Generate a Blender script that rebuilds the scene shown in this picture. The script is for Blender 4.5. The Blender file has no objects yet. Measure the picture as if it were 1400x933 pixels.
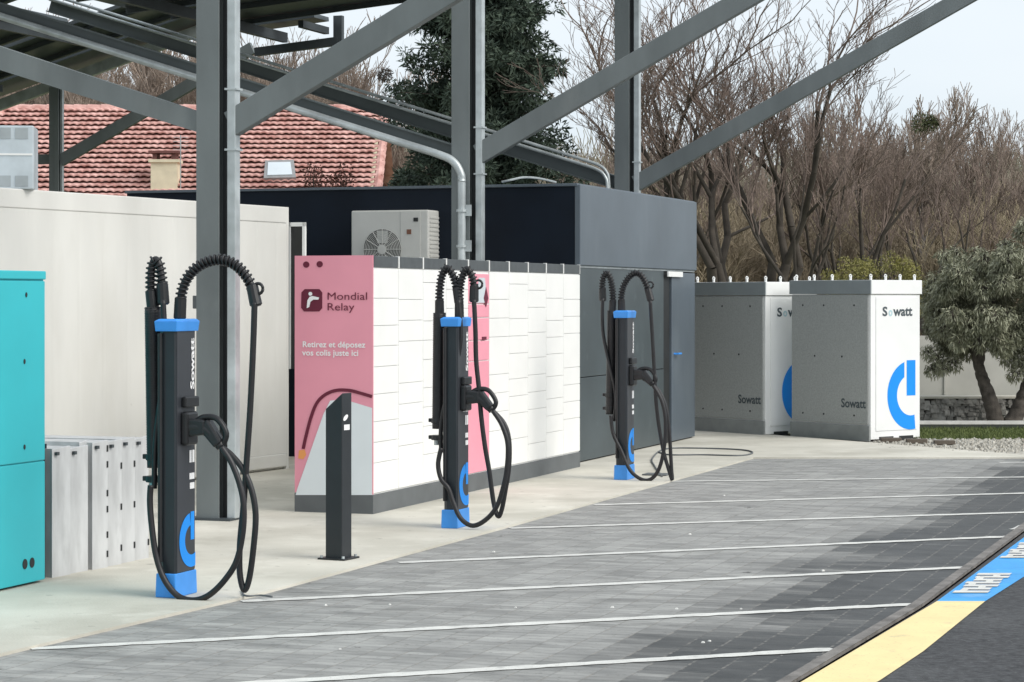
import bpy, math, random
import numpy as np
from mathutils import Vector
random.seed(7); rng = np.random.default_rng(7)
S = bpy.context.scene; COL = S.collection
R_ = math.radians
# ------------------------------------------------------------------ camera
FPX, HU, HV, HC = 3200.0, 700.0, 408.0, 1.7
cam = bpy.data.cameras.new('camera'); co = bpy.data.objects.new('camera', cam); COL.objects.link(co)
co.location = (0, 0, HC); co.rotation_euler = (R_(90), 0, 0)
cam.sensor_width = 36; cam.lens = FPX / 1400 * 36; cam.shift_y = -(466.5 - HV) / 1400
cam.clip_start = .1; cam.clip_end = 2000
S.camera = co
# ------------------------------------------------------------------ sky, sun, exposure
SUN_EL, SUN_AZ = R_(40), math.atan2(.86, -.5)     # azimuth measured from +Y towards +X
w = bpy.data.worlds.new("World"); S.world = w; w.use_nodes = True
nt = w.node_tree; nt.nodes.clear()
sky = nt.nodes.new('ShaderNodeTexSky'); sky.sky_type = 'NISHITA'; sky.sun_disc = False
sky.sun_elevation = SUN_EL; sky.sun_rotation = SUN_AZ; sky.air_density = 1.0; sky.dust_density = 3.0
b1 = nt.nodes.new('ShaderNodeBackground'); b1.inputs[1].default_value = .1
nt.links.new(sky.outputs[0], b1.inputs[0])
tc = nt.nodes.new('ShaderNodeTexCoord'); mp = nt.nodes.new('ShaderNodeMapping'); mp.inputs['Scale'].default_value = (1, 1, 3)
ns = nt.nodes.new('ShaderNodeTexNoise'); ns.inputs['Scale'].default_value = 2.2; ns.inputs['Detail'].default_value = 4
cr = nt.nodes.new('ShaderNodeValToRGB')
cr.color_ramp.elements[0].position = .3; cr.color_ramp.elements[0].color = (.70, .79, .86, 1)
cr.color_ramp.elements[1].position = .7; cr.color_ramp.elements[1].color = (.90, .93, .96, 1)
nt.links.new(tc.outputs['Generated'], mp.inputs[0]); nt.links.new(mp.outputs[0], ns.inputs[0]); nt.links.new(ns.outputs[0], cr.inputs[0])
b2 = nt.nodes.new('ShaderNodeBackground'); b2.inputs[1].default_value = .68
nt.links.new(cr.outputs[0], b2.inputs[0])
mx = nt.nodes.new('ShaderNodeMixShader'); mx.inputs[0].default_value = .88
nt.links.new(b1.outputs[0], mx.inputs[1]); nt.links.new(b2.outputs[0], mx.inputs[2])
wo = nt.nodes.new('ShaderNodeOutputWorld'); nt.links.new(mx.outputs[0], wo.inputs[0])
sl = bpy.data.lights.new('sun', 'SUN'); sl.energy = 1.5; sl.angle = R_(38); sl.color = (1, .96, .9)
so = bpy.data.objects.new('sun', sl); COL.objects.link(so)
sd = Vector((.86 * math.cos(SUN_EL), -.5 * math.cos(SUN_EL), math.sin(SUN_EL)))
so.rotation_euler = sd.to_track_quat('Z', 'Y').to_euler(); so.location = (20, -10, 30)
S.view_settings.view_transform = 'Standard'; S.view_settings.look = 'None'
S.view_settings.exposure = .78; S.view_settings.gamma = 1; S.view_settings.use_curve_mapping = False
# ------------------------------------------------------------------ materials
MC = {}
def mat(name, c, rough=.6, metal=0., var=.12, scale=6., bump=0., bscale=60., spec=.5, c2=None, stretch=None, detail=5, coords='Object'):
    if name in MC: return MC[name]
    m = bpy.data.materials.new(name); m.use_nodes = True; n = m.node_tree; p = n.nodes['Principled BSDF']
    p.inputs['Roughness'].default_value = rough; p.inputs['Metallic'].default_value = metal
    p.inputs['Specular IOR Level'].default_value = spec
    t = n.nodes.new('ShaderNodeTexCoord'); src = t.outputs[coords]
    if stretch:
        q = n.nodes.new('ShaderNodeMapping'); q.inputs['Scale'].default_value = stretch
        n.links.new(src, q.inputs[0]); src = q.outputs[0]
    nz = n.nodes.new('ShaderNodeTexNoise'); nz.inputs['Scale'].default_value = scale; nz.inputs['Detail'].default_value = detail
    n.links.new(src, nz.inputs[0])
    r = n.nodes.new('ShaderNodeValToRGB'); r.color_ramp.elements[0].position = .3; r.color_ramp.elements[1].position = .7
    c2 = c2 or tuple(min(1, x * (1 + var)) for x in c); c1 = c if c2 and var == 0 else tuple(x * (1 - var) for x in c)
    r.color_ramp.elements[0].color = (*c1, 1); r.color_ramp.elements[1].color = (*c2, 1)
    n.links.new(nz.outputs[0], r.inputs[0]); n.links.new(r.outputs[0], p.inputs['Base Color'])
    if bump:
        z = n.nodes.new('ShaderNodeTexNoise'); z.inputs['Scale'].default_value = bscale; z.inputs['Detail'].default_value = 4
        n.links.new(src, z.inputs[0]); b = n.nodes.new('ShaderNodeBump'); b.inputs['Strength'].default_value = bump
        b.inputs['Distance'].default_value = .01
        n.links.new(z.outputs[0], b.inputs['Height']); n.links.new(b.outputs[0], p.inputs['Normal'])
    MC[name] = m; return m
STEEL = mat('painted_steel', (.15, .17, .173), .5, .1, .2, 2.2, .08, 30, stretch=(1, 1, .35), detail=8)
STEELD = mat('dark_steel', (.05, .06, .066), .5, .2, .2, 3)
GALV = mat('galvanised', (.46, .5, .51), .42, .45, .22, 5, .05, 40)
GALVP = mat('galvanised_sheet', (.53, .54, .545), .5, .2, .16, 9, .05, 40, stretch=(1, 1, .3))
BLACK = mat('black_rubber', (.012, .012, .014), .45, 0, .2, 20)
BLACKP = mat('black_plastic', (.011, .012, .014), .42, 0, .2, 10)
CHARC = mat('charcoal_plate', (.018, .024, .03), .4, .1, .1, 8)
BLUE = mat('blue_paint', (.05, .29, .78), .4, 0, .06, 10)
CYANB = mat('cyan_blue', (.0, .27, .85), .45, 0, .03, 6)
WHITE = mat('white_paint', (.80, .81, .80), .4, 0, .03, 3)
WHITED = mat('white_door', (.84, .84, .82), .38, 0, .025, 3)
PINK = mat('pink_print', (.80, .32, .40), .45, 0, .03, 3)
MAROON = mat('maroon_print', (.13, .008, .03), .5, 0, .05, 3)
PALE = mat('pale_print', (.74, .79, .81), .5, 0, .03, 3)
ORANGE = mat('orange_print', (.8, .33, .1), .5, 0, .03, 3)
TEXTD = mat('dark_lettering', (.06, .08, .09), .6, 0, .05, 3)
TEXTB = mat('pale_blue_lettering', (.45, .62, .66), .6, 0, .05, 3)
WTEXT = mat('white_lettering', (.85, .85, .85), .6, 0, .02, 3)
TILED = mat('dark_vent_tile', (.07, .08, .085), .5, 0, .15, 12)
PLINTH = mat('plinth_grey', (.11, .12, .125), .6, 0, .12, 5)
NAVY = mat('navy_shade_and_panel', (.005, .010, .019), .6, .0, .2, 2, spec=.2)  # side wall's shade is put into this colour; the dark panel shares it
CLAD = mat('slate_cladding_lit', (.10, .125, .15), .42, .1, .12, 1.2, .03, 8)  # same cladding on the front, lighter tone painted in for reflected sky
CLADL = mat('slate_cladding_lower', (.065, .083, .09), .45, .1, .16, 1.6, .03, 8)
TEAL = mat('teal_paint', (.03, .44, .50), .5, 0, .05, 2, .03, 60)
CONT = mat('container_white', (.66, .655, .625), .55, 0, .11, 1.3, .05, 6, stretch=(1, 1, .25))
ACW = mat('air_unit_white', (.58, .585, .56), .45, 0, .06, 4)
DARK = mat('dark_void', (.015, .017, .018), .6, 0, .2, 6)
GREYP = mat('cabinet_grey', (.37, .385, .375), .6, .1, .14, 60, .08, 120, stretch=(1, 1, 1.0))
GLASS = mat('glass_pale', (.6, .66, .7), .15, 0, .05, 2)
PANELU = mat('panel_backsheet', (.05, .062, .068), .35, .1, .2, 3)
CREAM = mat('cream_render', (.72, .66, .48), .8, 0, .08, 5)
BARK = mat('bark', (.06, .05, .04), .9, 0, .35, 5, .4, 30)
BARKG = mat('bark_grey', (.15, .13, .115), .9, 0, .3, 5)
TWIG = mat('twig_brown', (.21, .16, .135), .9, 0, .3, 1.2)
TWIGF = mat('far_twig', (.31, .25, .205), .95, 0, .3, .35)
# ------------------------------------------------------------------ geometry helpers
class MB:
    def __init__(s): s.v = []; s.f = []; s.m = []
    def add(s, vs, fs, mi=0):
        k = len(s.v); s.v += [tuple(p) for p in vs]; s.f += [tuple(i + k for i in f) for f in fs]; s.m += [mi] * len(fs); return s
    def build(s, name, mats, parent=None, origin=None, bevel=0, smooth=False, sm_angle=None):
        o0 = Vector(origin) if origin is not None else (Vector(parent.location) if parent is not None and parent.parent is None else Vector((0, 0, 0)))
        if parent is not None and parent.parent is not None: o0 = Vector(parent['_o'])
        me = bpy.data.meshes.new(name)
        me.from_pydata([(p[0] - o0[0], p[1] - o0[1], p[2] - o0[2]) for p in s.v], [], s.f)
        for m in (mats if isinstance(mats, (list, tuple)) else [mats]): me.materials.append(m)
        if any(s.m): me.polygons.foreach_set('material_index', s.m)
        if smooth: me.polygons.foreach_set('use_smooth', [True] * len(me.polygons))
        me.update()
        o = bpy.data.objects.new(name, me); COL.objects.link(o)
        if parent is not None: o.parent = parent
        else: o.location = o0
        if parent is not None: o['_o'] = tuple(o0)
        else: o['_o'] = tuple(o0)
        if bevel:
            b = o.modifiers.new('bevel', 'BEVEL'); b.width = bevel; b.segments = 2; b.limit_method = 'ANGLE'
        return o
class Fr:                       # a local frame: x along ax, y along ay, z up
    def __init__(s, o, ax, ay=None):
        s.o = Vector((o[0], o[1], o[2] if len(o) > 2 else 0)); s.x = Vector((ax[0], ax[1], 0)).normalized()
        s.y = Vector((-s.x.y, s.x.x, 0)) if ay is None else Vector((ay[0], ay[1], 0)).normalized()
    def __call__(s, x, y, z): return s.o + s.x * x + s.y * y + Vector((0, 0, z))
BF = [(0, 3, 2, 1), (4, 5, 6, 7), (0, 1, 5, 4), (1, 2, 6, 5), (2, 3, 7, 6), (3, 0, 4, 7)]
def box(mb, F, x0, x1, y0, y1, z0, z1, mi=0):
    return mb.add([F(x0, y0, z0), F(x1, y0, z0), F(x1, y1, z0), F(x0, y1, z0), F(x0, y0, z1), F(x1, y0, z1), F(x1, y1, z1), F(x0, y1, z1)], BF, mi)
def frustum(mb, F, a, b, z0, z1, mi=0):        # a,b = (x0,x1,y0,y1)
    return mb.add([F(a[0], a[2], z0), F(a[1], a[2], z0), F(a[1], a[3], z0), F(a[0], a[3], z0), F(b[0], b[2], z1), F(b[1], b[2], z1), F(b[1], b[3], z1), F(b[0], b[3], z1)], BF, mi)
def beam(mb, a, b, w, d0, d1=None, side=None, mi=0, updir=None):   # rectangular bar a->b, side = horizontal width axis
    a = Vector(a); b = Vector(b); t = (b - a).normalized(); d1 = d1 or d0
    sv = Vector(side).normalized() if side is not None else t.cross(Vector((0, 0, 1))).normalized()
    up = sv.cross(t).normalized()
    vs = []
    for p, d in ((a, d0), (b, d1)):
        for (i, j) in ((-1, -1), (1, -1), (1, 1), (-1, 1)): vs.append(p + sv * i * w / 2 + up * j * d / 2)
    return mb.add(vs, [(0, 1, 2, 3), (7, 6, 5, 4), (0, 4, 5, 1), (1, 5, 6, 2), (2, 6, 7, 3), (3, 7, 4, 0)], mi)
def spline(pts, n=8):
    P = [Vector(p) for p in pts]; out = []
    for i in range(len(P) - 1):
        p0 = P[max(i - 1, 0)]; p1 = P[i]; p2 = P[i + 1]; p3 = P[min(i + 2, len(P) - 1)]
        for k in range(n):
            t = k / n
            out.append(.5 * ((2 * p1) + (p2 - p0) * t + (2 * p0 - 5 * p1 + 4 * p2 - p3) * t * t + (3 * p1 - p0 - 3 * p2 + p3) * t ** 3))
    out.append(P[-1]); return out
def tube(mb, pts, r, ns=8, mi=0, cap=True):
    P = [Vector(p) for p in pts]; n = len(P); rs = r if isinstance(r, (list, tuple)) else [r] * n
    vs = []; ref = None
    for i in range(n):
        t = (P[min(i + 1, n - 1)] - P[max(i - 1, 0)])
        if t.length < 1e-9: t = Vector((0, 0, 1))
        t.normalize()
        if ref is None: ref = t.orthogonal().normalized()
        ref = (ref - t * ref.dot(t))
        if ref.length < 1e-6: ref = t.orthogonal()
        ref.normalize(); bb = t.cross(ref)
        for k in range(ns):
            a = 2 * math.pi * k / ns; vs.append(P[i] + (ref * math.cos(a) + bb * math.sin(a)) * rs[i])
    fs = [(i * ns + k, i * ns + (k + 1) % ns, (i + 1) * ns + (k + 1) % ns, (i + 1) * ns + k) for i in range(n - 1) for k in range(ns)]
    if cap: fs += [tuple(range(ns))[::-1], tuple((n - 1) * ns + k for k in range(ns))]
    return mb.add(vs, fs, mi)
def helix(mb, path, r, rt, turns, mi=0, per=10):
    P = spline(path, 12); L = [0]
    for i in range(1, len(P)): L.append(L[-1] + (P[i] - P[i - 1]).length)
    pts = []; ref = None; N = int(turns * per)
    for k in range(N + 1):
        s = L[-1] * k / N; i = min(max(int(np.searchsorted(L, s)) - 1, 0), len(P) - 2)
        f = (s - L[i]) / max(L[i + 1] - L[i], 1e-9); p = P[i].lerp(P[i + 1], f); t = (P[i + 1] - P[i]).normalized()
        if ref is None: ref = t.orthogonal().normalized()
        ref = (ref - t * ref.dot(t)).normalized(); bb = t.cross(ref); a = 2 * math.pi * turns * k / N
        pts.append(p + (ref * math.cos(a) + bb * math.sin(a)) * r)
    return tube(mb, pts, rt, 5, mi)
def plate(mb, pts, n, th=.002, mi=0):         # thin extruded polygon; pts world, n outward normal
    n = Vector(n).normalized(); k = len(pts); P = [Vector(p) for p in pts]
    return mb.add([p + n * th for p in P] + P, [tuple(range(k)), tuple(range(k, 2 * k))[::-1]] + [(i, i + k, (i + 1) % k + k, (i + 1) % k) for i in range(k)], mi)
def tag(o, label=None, cat=None, group=None, kind=None):
    if label: o['label'] = label
    if cat: o['category'] = cat
    if group: o['group'] = group
    if kind: o['kind'] = kind
    return o
def thing(name, loc, label, cat, group=None):
    o = bpy.data.objects.new(name, None); COL.objects.link(o); o.location = loc; o.empty_display_size = .2
    o['_o'] = tuple(loc); return tag(o, label, cat, group)
def W(u, v, Y): return Vector(((u - HU) / FPX * Y, Y, HC + (HV - v) / FPX * Y))
def G(u, v, z=0.): Y = (HC - z) * FPX / (v - HV); return Vector(((u - HU) / FPX * Y, Y, z))
A0 = math.atan(1100 / FPX); RV = Vector((math.sin(A0), math.cos(A0), 0)); PV = Vector((math.cos(A0), -math.sin(A0), 0))
def onplane(u, v, c, d):       # ray through pixel met with the vertical plane through c along d
    n = Vector((-d[1], d[0], 0)); ray = Vector(((u - HU) / FPX, 1, (HV - v) / FPX))
    k = (n.x * c[0] + n.y * c[1]) / (n.x * ray.x + n.y * ray.y); return Vector((0, 0, HC)) + ray * k
def text(name, s, mats, parent, o, xd, up, n, width=None, height=None, ext=.0015, bold=0., spacing=1.):
    c = bpy.data.curves.new('t', 'FONT'); c.body = s; c.size = 1; c.extrude = 0; c.offset = bold; c.space_character = spacing
    c.resolution_u = 3
    t = bpy.data.objects.new('t', c); COL.objects.link(t); bpy.context.view_layer.update()
    me = bpy.data.meshes.new_from_object(t.evaluated_get(bpy.context.evaluated_depsgraph_get()))
    bpy.data.objects.remove(t)
    P = np.array([v.co[:] for v in me.vertices]); mn = P.min(0); mxx = P.max(0); P = P - mn; sz = mxx - mn
    sx = width / sz[0]; sy = (height / sz[1]) if height else sx
    mb = MB(); xd = Vector(xd); up = Vector(up); n = Vector(n).normalized(); o = Vector(o)
    mb.add([o + xd * (p[0] * sx) + up * (p[1] * sy) + n * ext for p in P], [tuple(f.vertices) for f in me.polygons])
    bpy.data.meshes.remove(me)
    return mb.build(name, mats, parent)
UP = Vector((0, 0, 1))
def layer(m, col, scale, lo, hi, amt, detail=8, stretch=(1, 1, 1), rough=.6):
    n = m.node_tree; p = n.nodes['Principled BSDF']; lk_ = p.inputs['Base Color'].links[0]; src = lk_.from_socket
    g_ = n.nodes.new('ShaderNodeNewGeometry'); q = n.nodes.new('ShaderNodeMapping'); q.inputs['Scale'].default_value = stretch; n.links.new(g_.outputs['Position'], q.inputs[0])
    z = n.nodes.new('ShaderNodeTexNoise'); z.inputs['Scale'].default_value = scale; z.inputs['Detail'].default_value = detail; z.inputs['Roughness'].default_value = rough; n.links.new(q.outputs[0], z.inputs[0])
    k = n.nodes.new('ShaderNodeMapRange'); k.inputs['From Min'].default_value = lo; k.inputs['From Max'].default_value = hi; k.inputs['To Max'].default_value = amt; n.links.new(z.outputs[0], k.inputs[0])
    x = n.nodes.new('ShaderNodeMix'); x.data_type = 'RGBA'; n.links.new(k.outputs[0], x.inputs[0]); n.links.new(src, x.inputs[6]); x.inputs[7].default_value = (*col, 1); n.links.new(x.outputs[2], p.inputs['Base Color'])
# ------------------------------------------------------------------ ground
def struct(name, mb, m, kind='structure', **k): o = mb.build(name, m, None, (0, 0, 0), **k); return tag(o, kind=kind)
GRND = mat('soil', (.13, .115, .07), .95, 0, .35, .6, .3, 20, c2=(.10, .14, .05))
g = MB(); g.add([(-600, -100, -.02), (600, -100, -.02), (600, 900, -.02), (-600, 900, -.02)], [(0, 1, 2, 3)]); struct('ground', g, GRND)
def paver_mat():
    m = bpy.data.materials.new('pavers'); m.use_nodes = True; n = m.node_tree; L = n.links.new; p = n.nodes['Principled BSDF']
    geo = n.nodes.new('ShaderNodeNewGeometry')
    mp = n.nodes.new('ShaderNodeMapping'); mp.inputs['Rotation'].default_value = (0, 0, A0); L(geo.outputs['Position'], mp.inputs[0])   # x = across the row, y = along it
    br = n.nodes.new('ShaderNodeTexBrick'); br.offset = 0; br.inputs['Scale'].default_value = 1
    br.inputs['Brick Width'].default_value = .172; br.inputs['Row Height'].default_value = .086; br.inputs['Mortar Size'].default_value = .006
    br.inputs['Color1'].default_value = (0, 0, 0, 1); br.inputs['Color2'].default_value = (1, 1, 1, 1); br.inputs['Mortar'].default_value = (.5, .5, .5, 1)
    L(mp.outputs[0], br.inputs[0])
    br2 = n.nodes.new('ShaderNodeTexBrick'); br2.offset = 0; br2.inputs['Scale'].default_value = 1
    br2.inputs['Brick Width'].default_value = .172; br2.inputs['Row Height'].default_value = 60; br2.inputs['Mortar Size'].default_value = .007
    L(mp.outputs[0], br2.inputs[0])
    sx = n.nodes.new('ShaderNodeSeparateXYZ'); L(mp.outputs[0], sx.inputs[0])
    # distance across the row (to the kerb side) decides darker / paler stone, stepped by stone
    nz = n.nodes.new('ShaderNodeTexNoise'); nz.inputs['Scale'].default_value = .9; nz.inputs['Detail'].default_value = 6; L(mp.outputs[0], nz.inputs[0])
    def math_(op, a, b=None, c=None):
        q = n.nodes.new('ShaderNodeMath'); q.operation = op
        for i, x in enumerate((a, b, c)):
            if x is None: continue
            if isinstance(x, (int, float)): q.inputs[i].default_value = x
            else: L(x, q.inputs[i])
        return q.outputs[0]
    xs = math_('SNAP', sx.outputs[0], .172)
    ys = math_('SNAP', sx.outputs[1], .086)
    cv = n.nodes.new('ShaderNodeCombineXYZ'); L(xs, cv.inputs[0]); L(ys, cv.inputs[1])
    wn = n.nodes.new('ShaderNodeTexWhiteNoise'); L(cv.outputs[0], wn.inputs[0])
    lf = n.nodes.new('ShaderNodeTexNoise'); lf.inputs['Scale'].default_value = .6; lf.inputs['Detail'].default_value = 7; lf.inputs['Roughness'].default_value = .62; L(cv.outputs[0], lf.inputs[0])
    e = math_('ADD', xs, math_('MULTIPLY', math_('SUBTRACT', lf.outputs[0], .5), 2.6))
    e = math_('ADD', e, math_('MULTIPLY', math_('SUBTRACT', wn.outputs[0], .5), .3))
    dark_mask = n.nodes.new('ShaderNodeMapRange'); dark_mask.interpolation_type = 'SMOOTHSTEP'
    dark_mask.inputs['From Min'].default_value = DARK_START; dark_mask.inputs['From Max'].default_value = DARK_START + .8; L(e, dark_mask.inputs[0])
    # paler stone colour with streaky dust
    st = n.nodes.new('ShaderNodeMapping'); st.inputs['Scale'].default_value = (.9, 2.0, 1); L(mp.outputs[0], st.inputs[0])
    n2 = n.nodes.new('ShaderNodeTexNoise'); n2.inputs['Scale'].default_value = 2.6; n2.inputs['Detail'].default_value = 10; n2.inputs['Roughness'].default_value = .65; L(st.outputs[0], n2.inputs[0])
    rd = n.nodes.new('ShaderNodeValToRGB'); rd.color_ramp.elements[0].position = .32; rd.color_ramp.elements[1].position = .68
    rd.color_ramp.elements[0].color = (.21, .212, .207, 1); rd.color_ramp.elements[1].color = (.37, .37, .355, 1); L(n2.outputs[0], rd.inputs[0])
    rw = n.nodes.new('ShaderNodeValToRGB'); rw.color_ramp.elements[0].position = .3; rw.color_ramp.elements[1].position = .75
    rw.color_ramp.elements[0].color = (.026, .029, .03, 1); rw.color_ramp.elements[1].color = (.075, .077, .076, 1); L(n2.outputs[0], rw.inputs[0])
    mixc = n.nodes.new('ShaderNodeMix'); mixc.data_type = 'RGBA'; L(dark_mask.outputs[0], mixc.inputs[0]); L(rd.outputs[0], mixc.inputs[6]); L(rw.outputs[0], mixc.inputs[7])
    # per stone value
    hv = n.nodes.new('ShaderNodeHueSaturation'); L(mixc.outputs[2], hv.inputs['Color'])
    L(math_('ADD', math_('MULTIPLY', wn.outputs[0], .24), .88), hv.inputs['Value'])
    # joints: dark thin both ways, sandy along the row
    j1 = n.nodes.new('ShaderNodeMix'); j1.data_type = 'RGBA'; L(math_('MULTIPLY', br.outputs['Fac'], .22), j1.inputs[0]); L(hv.outputs[0], j1.inputs[6]); j1.inputs[7].default_value = (.03, .03, .03, 1)
    n3 = n.nodes.new('ShaderNodeTexNoise'); n3.inputs['Scale'].default_value = 17; n3.inputs['Detail'].default_value = 3; L(mp.outputs[0], n3.inputs[0])
    r3 = n.nodes.new('ShaderNodeMapRange'); r3.inputs['From Min'].default_value = .45; r3.inputs['From Max'].default_value = .6; L(n3.outputs[0], r3.inputs[0])
    j2 = n.nodes.new('ShaderNodeMix'); j2.data_type = 'RGBA'; L(math_('MULTIPLY', br2.outputs['Fac'], math_('MULTIPLY', r3.outputs[0], .5)), j2.inputs[0])
    L(j1.outputs[2], j2.inputs[6]); j2.inputs[7].default_value = (.30, .28, .25, 1)
    L(j2.outputs[2], p.inputs['Base Color'])
    rr = n.nodes.new('ShaderNodeMapRange'); L(dark_mask.outputs[0], rr.inputs[0]); rr.inputs['To Min'].default_value = .85; rr.inputs['To Max'].default_value = .5; L(rr.outputs[0], p.inputs['Roughness'])
    p.inputs['Specular IOR Level'].default_value = .25
    bp = n.nodes.new('ShaderNodeBump'); bp.inputs['Strength'].default_value = .35; bp.inputs['Distance'].default_value = .006; bp.invert = True
    L(br.outputs['Fac'], bp.inputs['Height']); L(bp.outputs[0], p.inputs['Normal'])
    return m
def paver_layers(m):
    layer(m, (.07, .07, .068), 1.1, .58, .74, .55, 8, (.6, 1.5, 1)); layer(m, (.06, .06, .058), 26, .60, .72, .5, 3); layer(m, (.5, .5, .47), 3, .60, .75, .35, 8, (.7, 1.6, 1)); layer(m, (.02, .02, .02), 4.5, .69, .73, .7, 4)
pav = []; gp = G(960, 830); DARK_START = gp.dot(PV) - .25
def sheet(name, pts, z, m):
    if name == 'pavers': pav.append(m)
    mb = MB(); mb.add([(p[0], p[1], z) for p in pts], [tuple(range(len(pts)))]); return struct(name, mb, m)
edge = [G(-350, 985), G(42, 888), G(350, 816), G(700, 720.5), G(1030, 627.5)]       # concrete / paver edge
kerbL = [Vector((edge[0].x + 9.5, 3, 0)) * 0 + G(960, 1000), G(1075, 932), G(1248, 830), G(1374, 738)]
kd = (kerbL[-1] - kerbL[-2]).normalized(); kerbL.append(kerbL[-1] + kd * 30); kerbL.insert(0, kerbL[0] - (kerbL[1] - kerbL[0]).normalized() * 6)
far_r = G(2600, 627.5)
cen = [Vector((-8, -2, 0)), Vector((14, -2, 0)), Vector((30, 60, 0)), Vector((-8, 60, 0))]
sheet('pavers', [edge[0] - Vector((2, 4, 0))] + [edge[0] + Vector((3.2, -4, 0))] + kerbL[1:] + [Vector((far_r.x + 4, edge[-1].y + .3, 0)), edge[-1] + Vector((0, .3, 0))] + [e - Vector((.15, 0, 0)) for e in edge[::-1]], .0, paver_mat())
# asphalt road on the kerb's right
ASPH = mat('asphalt', (.048, .05, .054), .8, 0, .4, 22, .5, 260, spec=.3, c2=(.085, .088, .093), detail=10)
def offs(pts, d):
    out = []
    for i, p in enumerate(pts):
        t = (pts[min(i + 1, len(pts) - 1)] - pts[max(i - 1, 0)]).normalized(); out.append(p + Vector((t.y, -t.x, 0)) * d)
    return out
kR = offs(kerbL, .07)
road = MB(); far = [p + Vector((25, 0, 0)) for p in kR]
for i in range(len(kR) - 1): road.add([(kR[i].x, kR[i].y, .004), (far[i].x, far[i].y, .004), (far[i + 1].x, far[i + 1].y, .004), (kR[i + 1].x, kR[i + 1].y, .004)], [(0, 1, 2, 3)])
struct('road', road, ASPH)
# kerb
KERB = mat('kerb_concrete', (.17, .16, .15), .85, 0, .35, 7, .5, 60)
kb = MB()
kk = []
for i in range(len(kerbL) - 1):
    n = max(1, int((kerbL[i + 1] - kerbL[i]).length / 1.0))
    kk += [kerbL[i].lerp(kerbL[i + 1], j / n) for j in range(n)]
kk.append(kerbL[-1]); kk2 = offs(kk, .05)
for i in range(len(kk) - 1):
    a, b, c, d = kk[i], kk[i + 1], kk2[i + 1], kk2[i]; e = (b - a).normalized() * .006
    q = [a + e, b - e, c - e, d + e]; kb.add([(p.x, p.y, -.02) for p in q] + [(p.x, p.y, .022) for p in q], [(3, 2, 1, 0), (4, 5, 6, 7)[::-1], (0, 1, 5, 4), (1, 2, 6, 5), (2, 3, 7, 6), (3, 0, 4, 7)])
struct('kerb', kb, KERB, bevel=.006)
# painted strip
YEL = mat('yellow_road_paint', (.80, .66, .34), .7, 0, .07, 4, .2, 120)
BLR = mat('blue_road_paint', (.05, .33, .72), .7, 0, .1, 5, .2, 120)
WLINE = mat('white_road_paint', (.62, .62, .59), .75, 0, .12, 8, .2, 120)
layer(YEL, (.35, .32, .24), 6, .60, .72, .45); layer(YEL, (.18, .17, .15), 60, .62, .72, .5, 3); layer(BLR, (.12, .2, .28), 50, .62, .72, .5, 3); layer(BLR, (.3, .5, .7), 4, .55, .75, .4)
layer(WLINE, (.30, .30, .29), 7, .62, .70, .6); layer(WLINE, (.25, .25, .25), 80, .60, .70, .5, 2)
def strip(name, L_, R2, z, m):
    mb = MB()
    for i in range(len(L_) - 1): mb.add([(*L_[i][:2], z), (*R2[i][:2], z), (*R2[i + 1][:2], z), (*L_[i + 1][:2], z)], [(0, 1, 2, 3)])
    return struct(name, mb, m)
strip('yellow_road_marking', [G(1010, 985), G(1100, 932), G(1200, 872.5), G(1281, 824)], [G(1115, 985), G(1204, 932), G(1262, 893), G(1347, 824)], .008, YEL)
b0, b1_ = G(1281, 824), G(1347, 824); b2_, b3 = G(1402, 735), G(1402, 789)
dl = (b2_ - b0).normalized(); dr = (b3 - b1_).normalized()
strip('blue_road_marking', [b0, b2_, b2_ + dl * 12], [b1_, b3 + dr * 0.0, b3 + dl * 13], .008, BLR)
def gl(x, y): return b0 + (b1_ - b0) * x + dl * y       # marking coordinates on the blue strip
lm = MB()
def lbar(x0, x1, y0, y1):
    w_ = (b1_ - b0).normalized() * (b1_ - b0).length
    P = [b0 + w_ * x0 + dl * y0, b0 + w_ * x1 + dl * y0, b0 + w_ * x1 + dl * y1, b0 + w_ * x0 + dl * y1]
    lm.add([(p.x, p.y, .013) for p in P], [(0, 1, 2, 3)])
for base in (.36, 2.28, 4.2):
    for j in range(7):
        y = base + j * .152
        lbar(.10 + .05 * ((j * 2) % 3), .90 - .04 * ((j + 1) % 3), y, y + .105)
        if j < 6: lbar(.2 + .3 * (j % 2), .36 + .3 * (j % 2), y + .105, y + .152)
struct('white_lettering_marking', lm, WLINE)
# bay lines
lines = [((-100, 961), (1140, 888.5)), ((42, 888), (1250, 827)), ((330, 823), (1330, 776)), ((545, 770), (1385, 734)), ((697, 723), (1470, 699)), ((812, 691), (1620, 669)), ((905, 659), (1800, 648)), ((1366, 633), (1900, 627.5))]
for (a, b) in lines:
    a = G(*a); b = G(*b); d = (b - a).normalized(); nrm = Vector((-d.y, d.x, 0)); mb = MB(); n = 60; vs = []
    for i in range(n + 1):
        p = a.lerp(b, i / n); h = .048 + .007 * math.sin(i * 2.1 + a.x) + random.uniform(-.006, .006); o = random.uniform(-.003, .003)
        vs += [p + nrm * (h + o), p - nrm * (h - o)]
    mb.add([(p.x, p.y, .004) for p in vs], [(2 * i, 2 * i + 1, 2 * i + 3, 2 * i + 2) for i in range(n)])
    struct('bay_line', mb, WLINE)
# squiggle of paint by the last line on the right
sq = MB(); tube(sq, [Vector((p.x, p.y, .004)) for p in spline([G(1381, 724.5), G(1386, 724), G(1391, 722), G(1396, 719.5), G(1402, 721), G(1412, 717)], 6)], .022, 6); 
sq.v = [(x, y, .004 + (z - .004) * .12) for x, y, z in sq.v]; struct('bay_line', sq, WLINE)
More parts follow.
